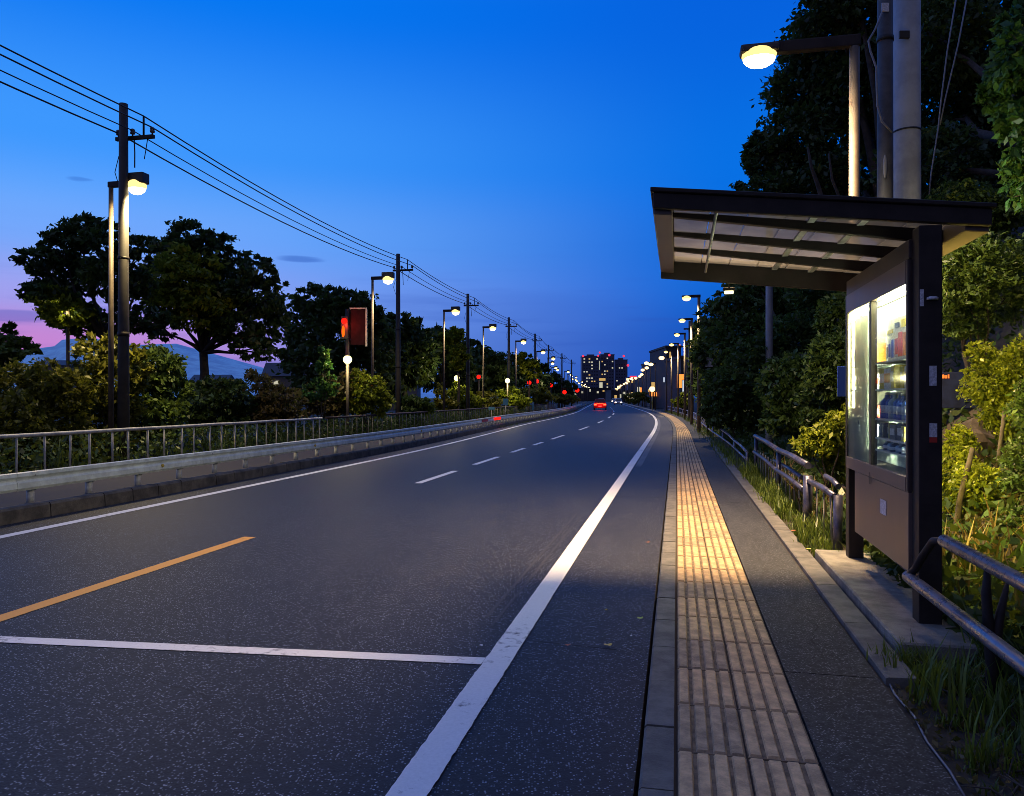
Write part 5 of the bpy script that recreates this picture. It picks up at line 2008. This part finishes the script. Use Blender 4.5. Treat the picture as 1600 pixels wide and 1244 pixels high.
plant('tree', 'near leafy branch hanging in at the upper right corner', 'tree',
      px_lobes([(1592, 90, 40, 50), (1572, 140, 34, 34), (1590, 205, 34, 40), (1560, 105, 18, 16), (1610, 280, 40, 40), (1585, 40, 26, 30)], 8.5, 1.0, 0.6),
      W(8.3, 4.6, hill_z(4.6, 8.3)), 2600, 0.13, 'leaf_fresh', 0.09, 0.4, clump=0.25, per=14)
RGp = 'shrubs on the right slope'


def rbush(label, lst, D, n, size, m, **kw):
    pxm = np.mean([a[0] for a in lst])
    x = (pxm - 800) / F * D
    s_, t_ = st(Vector((x, D, 0)))
    if D < 14:
        n, size = int(n * 1.55), size * 0.82
        kw.setdefault('aspect', 0.42)
    return plant('shrub', label, 'shrub', px_lobes(lst, D, 1.0, 0.4), Vector((x, D, hill_z(t_, s_))), n, size, m, 0.035, 0.3, RGp, trunk_name='stem', crown_name='foliage', **kw)


rbush('dark shrub by the far end of the pipe barrier', [(1140, 610, 36, 40), (1170, 640, 34, 36), (1125, 640, 26, 28)], 26, 7000, 0.2, 'leaf_slope')
rbush('dense dark shrub beyond the far end of the pipe barrier', [(1115, 610, 28, 34), (1135, 585, 30, 34), (1155, 600, 30, 34), (1110, 580, 20, 26)], 38, 6500, 0.26, 'leaf_slope')
rbush('mid green shrub in front of the slim banded pole', [(1230, 600, 40, 45), (1265, 640, 40, 40), (1225, 650, 32, 32)], 16, 7500, 0.15, 'leaf_mid')
rbush('dark green shrub against the back of the display cabinet', [(1300, 570, 40, 50), (1290, 630, 36, 40), (1310, 500, 30, 40)], 13.5, 7000, 0.14, 'leaf_mid')
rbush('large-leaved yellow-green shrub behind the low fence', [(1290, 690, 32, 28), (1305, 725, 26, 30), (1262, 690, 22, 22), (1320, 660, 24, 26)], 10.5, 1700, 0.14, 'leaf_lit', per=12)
rbush('bluish dense shrub just above the shelter roof', [(1500, 320, 46, 34), (1545, 340, 46, 40), (1470, 345, 36, 24)], 11, 5000, 0.13, 'leaf_mid')
rbush('dim green shrub beside the top of the shelter post', [(1495, 440, 40, 46), (1540, 420, 46, 50), (1585, 440, 40, 60), (1510, 500, 40, 30)], 9.5, 6500, 0.11, 'leaf_mid')
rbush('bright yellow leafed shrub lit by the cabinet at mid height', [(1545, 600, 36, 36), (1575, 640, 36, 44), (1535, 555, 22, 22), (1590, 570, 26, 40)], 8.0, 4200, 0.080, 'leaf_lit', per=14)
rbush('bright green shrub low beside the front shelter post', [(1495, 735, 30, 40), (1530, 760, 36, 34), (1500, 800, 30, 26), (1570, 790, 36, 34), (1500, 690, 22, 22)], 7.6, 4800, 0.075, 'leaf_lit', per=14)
rbush('shadowed shrub at the right picture edge', [(1610, 740, 40, 60), (1600, 830, 40, 40), (1625, 640, 40, 50)], 6.6, 2600, 0.085, 'leaf_dark', per=12)
rbush('yellowish scrub at the far right roadside', [(1072, 622, 10, 12), (1060, 628, 10, 8)], 68, 1200, 0.3, 'leaf_lit')
rbush('rounded far bush where the right pavement bends', [(1000, 622, 14, 10), (1020, 626, 12, 6), (985, 622, 10, 8)], 130, 1500, 0.55, 'leaf_olive')

# undergrowth over the slope
n = 46000
ss = 3 + 42 * NPR.random(n) ** 1.6
tt = 1.75 + 8 * NPR.random(n) ** 1.8
pos = np.array([tuple(W(a, b, hill_z(b, a) + abs(NPR.normal()) * 0.16)) for a, b in zip(ss, tt)])
leaf_obj('undergrowth', pos, 0.115, 'leaf_dark', kind='stuff')
n = 7000
ss = 3.6 + 7 * NPR.random(n)
tt = 1.9 + 2.6 * NPR.random(n) ** 1.3
pos = np.array([tuple(W(a, b, hill_z(b, a) + 0.02 + abs(NPR.normal()) * 0.03)) for a, b in zip(ss, tt)])
leaf_obj('leaf_litter', pos, 0.07, 'leaf_brown', kind='stuff')


n = 1500
ss = 2.2 + 3.0 * NPR.random(n)
tt = 1.13 + 1.1 * NPR.random(n) ** 1.5 + np.maximum(0, ss - 4.5) * 0.35
pos = np.array([tuple(W(a, b, hill_z(b, a) + 0.012 + 0.02 * NPR.random())) for a, b in zip(ss, tt)])
leaf_obj('leaf_litter', pos, 0.035, 'leaf_brown', kind='stuff', droop=0.0)
bm = BM()
for _ in range(38):
    q = W(random.uniform(2.4, 5.0), random.uniform(1.2, 2.1), 0.02)
    a_ = random.uniform(0, 6.28)
    L_ = random.uniform(0.08, 0.3)
    tube(bm, [q, q + Vector((math.cos(a_) * L_ * 0.5, math.sin(a_) * L_ * 0.5, 0.03)), q + Vector((math.cos(a_ + 0.4) * L_, math.sin(a_ + 0.4) * L_, random.uniform(0, 0.06)))], [0.006, 0.005, 0.002], 5)
done('fallen_twigs', bm, M['bark_pale'], kind='stuff')
n = 34000
ss = 5 + 75 * NPR.random(n) ** 1.3
tt = -11.15 - 3.2 * NPR.random(n)
pos = np.array([tuple(W(a, b, 0.1 + 0.75 * NPR.random() ** 1.3)) for a, b in zip(ss, tt)])
leaf_obj('verge_scrub', pos, 0.115, 'leaf_dark', kind='stuff')


# grass: blades
def blades(name, tufts, m):
    V, Fc = [], []
    for (p, hgt, cnt, spread) in tufts:
        for _ in range(cnt):
            a = random.uniform(0, 6.283)
            r = spread * math.sqrt(random.random())
            b0 = Vector((p[0] + r * math.cos(a), p[1] + r * math.sin(a), p[2]))
            h = hgt * random.uniform(0.5, 1.15)
            la = random.uniform(0, 6.283)
            lean = Vector((math.cos(la), math.sin(la), 0)) * h * random.uniform(0.15, 0.75)
            w = Vector((-math.sin(la), math.cos(la), 0)) * (0.0035 + 0.012 * h)
            i = len(V)
            mid = b0 + lean * 0.35 + Vector((0, 0, h * 0.62))
            tip = b0 + lean + Vector((0, 0, h))
            V += [b0 - w, b0 + w, mid + w * 0.8, mid - w * 0.8, tip]
            Fc += [(i, i + 1, i + 2, i + 3), (i + 3, i + 2, i + 4)]
    me_ = bpy.data.meshes.new(name)
    me_.from_pydata([tuple(v) for v in V], [], Fc)
    me_.materials.append(M[m])
    o = bpy.data.objects.new(name, me_)
    COL.objects.link(o)
    o['kind'] = 'stuff'
    return o


tf = []
for s in frange(7.95, 17.0, 0.10):
    vig = 0.35 + 0.65 * abs(math.sin(s * 1.9) * math.sin(s * 0.83 + 1))
    for _ in range(3):
        tf.append((W(s + random.uniform(-.08, .08), random.uniform(1.28, 1.75), 0.0), random.uniform(0.10, 0.36) * vig + 0.04, int(8 + 14 * vig), 0.07))
for _ in range(120):
    s = random.uniform(18, 40)
    tf.append((W(s, random.uniform(1.15, 1.5), 0.0), random.uniform(0.12, 0.35), 10, 0.12))
for _ in range(330):
    s = random.uniform(2.2, 5.1)
    tf.append((W(s, random.uniform(1.22 + max(0, s - 4.4) * 0.4, 2.4), 0.0), random.choice((0.06, 0.10, 0.18, 0.30)) * random.uniform(0.7, 1.3), 14, 0.05))
for _ in range(26):
    tf.append((W(random.uniform(4.5, 5.0), random.uniform(1.16, 1.5), 0.0), random.uniform(0.06, 0.18), 12, 0.05))
for _ in range(160):
    s = random.uniform(30, 90)
    tf.append((W(s, random.uniform(1.0, 1.3), 0.0), random.uniform(0.15, 0.4), 8, 0.2))
blades('grass', tf, 'grass')
tf = []
for _ in range(45):
    s = random.uniform(4, 9)
    tf.append((W(s, random.uniform(1.9, 3.0), 0.1), random.uniform(0.3, 0.7), 6, 0.12))
for _ in range(60):
    s = random.uniform(8, 16)
    tf.append((W(s, random.uniform(1.65, 1.9), 0.0), random.uniform(0.35, 0.65), 6, 0.1))
blades('dry_grass', tf, 'dry')
tf = []
for _ in range(220):
    s = random.uniform(6, 70)
    tf.append((W(s, -11.0 - random.uniform(0.1, 1.2), 0.12), random.uniform(0.3, 0.8), 9, 0.15))
blades('verge_grass', tf, 'leaf_dark')
tf = []
for _ in range(240):
    s = random.uniform(40, 100)
    tf.append((W(s, -8.2 + random.uniform(-0.1, 0.25), 0.0), random.uniform(0.05, 0.16), 8, 0.15))
blades('kerb_weeds', tf, 'grass')

# bare trunks and a rock on the slope
for i, (pts, r, lab) in enumerate((
        ([(1290, 330), (1278, 290), (1268, 262), (1262, 230)], 0.05, 'pale bare trunk leaning above the shelter roof'),
        ([(1325, 420), (1320, 330), (1300, 280), (1295, 240)], 0.04, 'thin pale trunk right of the leaning one'))):
    b_ = BM()
    q = [P(px, py, 14.5) for px, py in pts]
    q = [W(14, 4.0, hill_z(4.0, 14) - 0.2)] + q
    tube(b_, q, [r * 1.6] + [r * (1 - 0.2 * k) for k in range(len(pts))], 8)
    tag(done('bare_trunk', b_, M['bark_pale']), lab, 'tree trunk')
for i, (pts, r, lab) in enumerate((([(1478, 1000), (1490, 860), (1500, 780), (1520, 700)], 0.03, 'dark slanting trunk close behind the upper rail'),
                                   ([(1452 + 55, 980), (1515, 870), (1530, 790), (1560, 720), (1570, 640)], 0.028, 'mossy trunk rising through the bright shrub'))):
    b_ = BM()
    q = [P(px, py, 7.2 + 0.2 * i) for px, py in pts]
    tube(b_, q, [r * (1.2 - 0.15 * k) for k in range(len(pts))], 8)
    tag(done('bare_trunk', b_, M['bark_pale']), lab, 'tree trunk')
q = P(1540, 690, 8.6)
b_ = BM()
res = bmesh.ops.create_icosphere(b_, subdivisions=3, radius=1.0)
for v in res['verts']:
    k = 1 + 0.16 * math.sin(v.co.x * 4 + 1) * math.cos(v.co.z * 5) + 0.1 * math.sin(v.co.y * 7 + v.co.z * 3)
    v.co = Vector((q.x + v.co.x * 0.22 * k, q.y + 0.2 + v.co.y * 0.3 * k, q.z - 0.1 + v.co.z * 0.34 * k))
tag(done('boulder', b_, M['rock']), 'brown boulder bedded in the slope among bright leaves', 'rock')

# cable lying along the pavement edge
b_ = BM()
tube(b_, [G(px, py, 0.02) for px, py in ((1387, 1062), (1398, 1085), (1429, 1120), (1449, 1160), (1484, 1205), (1510, 1250))], 0.006, 7)
tag(done('cable', b_, M['cable']), 'thin pale cable lying along the pavement edge in the grass', 'cable')


# fallen leaves
def fallen(px, py, m, label, size=0.035, z=0.012):
    p = G(px, py, z)
    b_ = BM()
    a = random.uniform(0, 6.28)
    n_ = 9
    c = b_.verts.new((0, 0, 0.004))
    ring = []
    for k in range(n_):
        th = k * 2 * math.pi / n_
        r = size * (1.0 + 0.35 * math.cos(th) + 0.2 * random.uniform(-1, 1))
        ring.append(b_.verts.new((r * math.cos(th + a), 0.75 * r * math.sin(th + a), 0.003 + 0.012 * abs(math.sin(th)) * random.random())))
    for k in range(n_):
        b_.faces.new((c, ring[k], ring[(k + 1) % n_]))
    o = done('fallen_leaf', b_, M[m])
    o.location = p
    return tag(o, label, 'leaf', 'fallen leaves on the asphalt')


fallen(950, 1009, 'leaf_yellow', 'largest yellow fallen leaf on the asphalt near the kerb', 0.026)
fallen(888, 1009, 'leaf_red', 'reddish fallen leaf left of the yellow one', 0.020)
fallen(947, 954, 'leaf_yellow', 'small yellow fallen leaf above the reddish and yellow pair', 0.013)
fallen(1000, 966, 'leaf_green', 'green-yellow fallen leaf touching the kerb', 0.022)
fallen(986, 994, 'leaf_white', 'tiny white scrap near the kerb', 0.009)
fallen(752, 1010, 'leaf_white', 'white scrap just left of the white line by the stop line', 0.013)
fallen(1012, 848, 'leaf_red', 'faded orange leaf by the kerb, beside the bright tiles', 0.03)
for i, (px, py, m) in enumerate(((1215, 790, 'leaf_red'), (1222, 802, 'leaf_yellow'), (1190, 772, 'leaf_red'), (1240, 830, 'leaf_red'), (1262, 858, 'leaf_yellow'))):
    fallen(px, py, m, 'small dry leaf along the weedy pavement edge', 0.03, SW + 0.035)
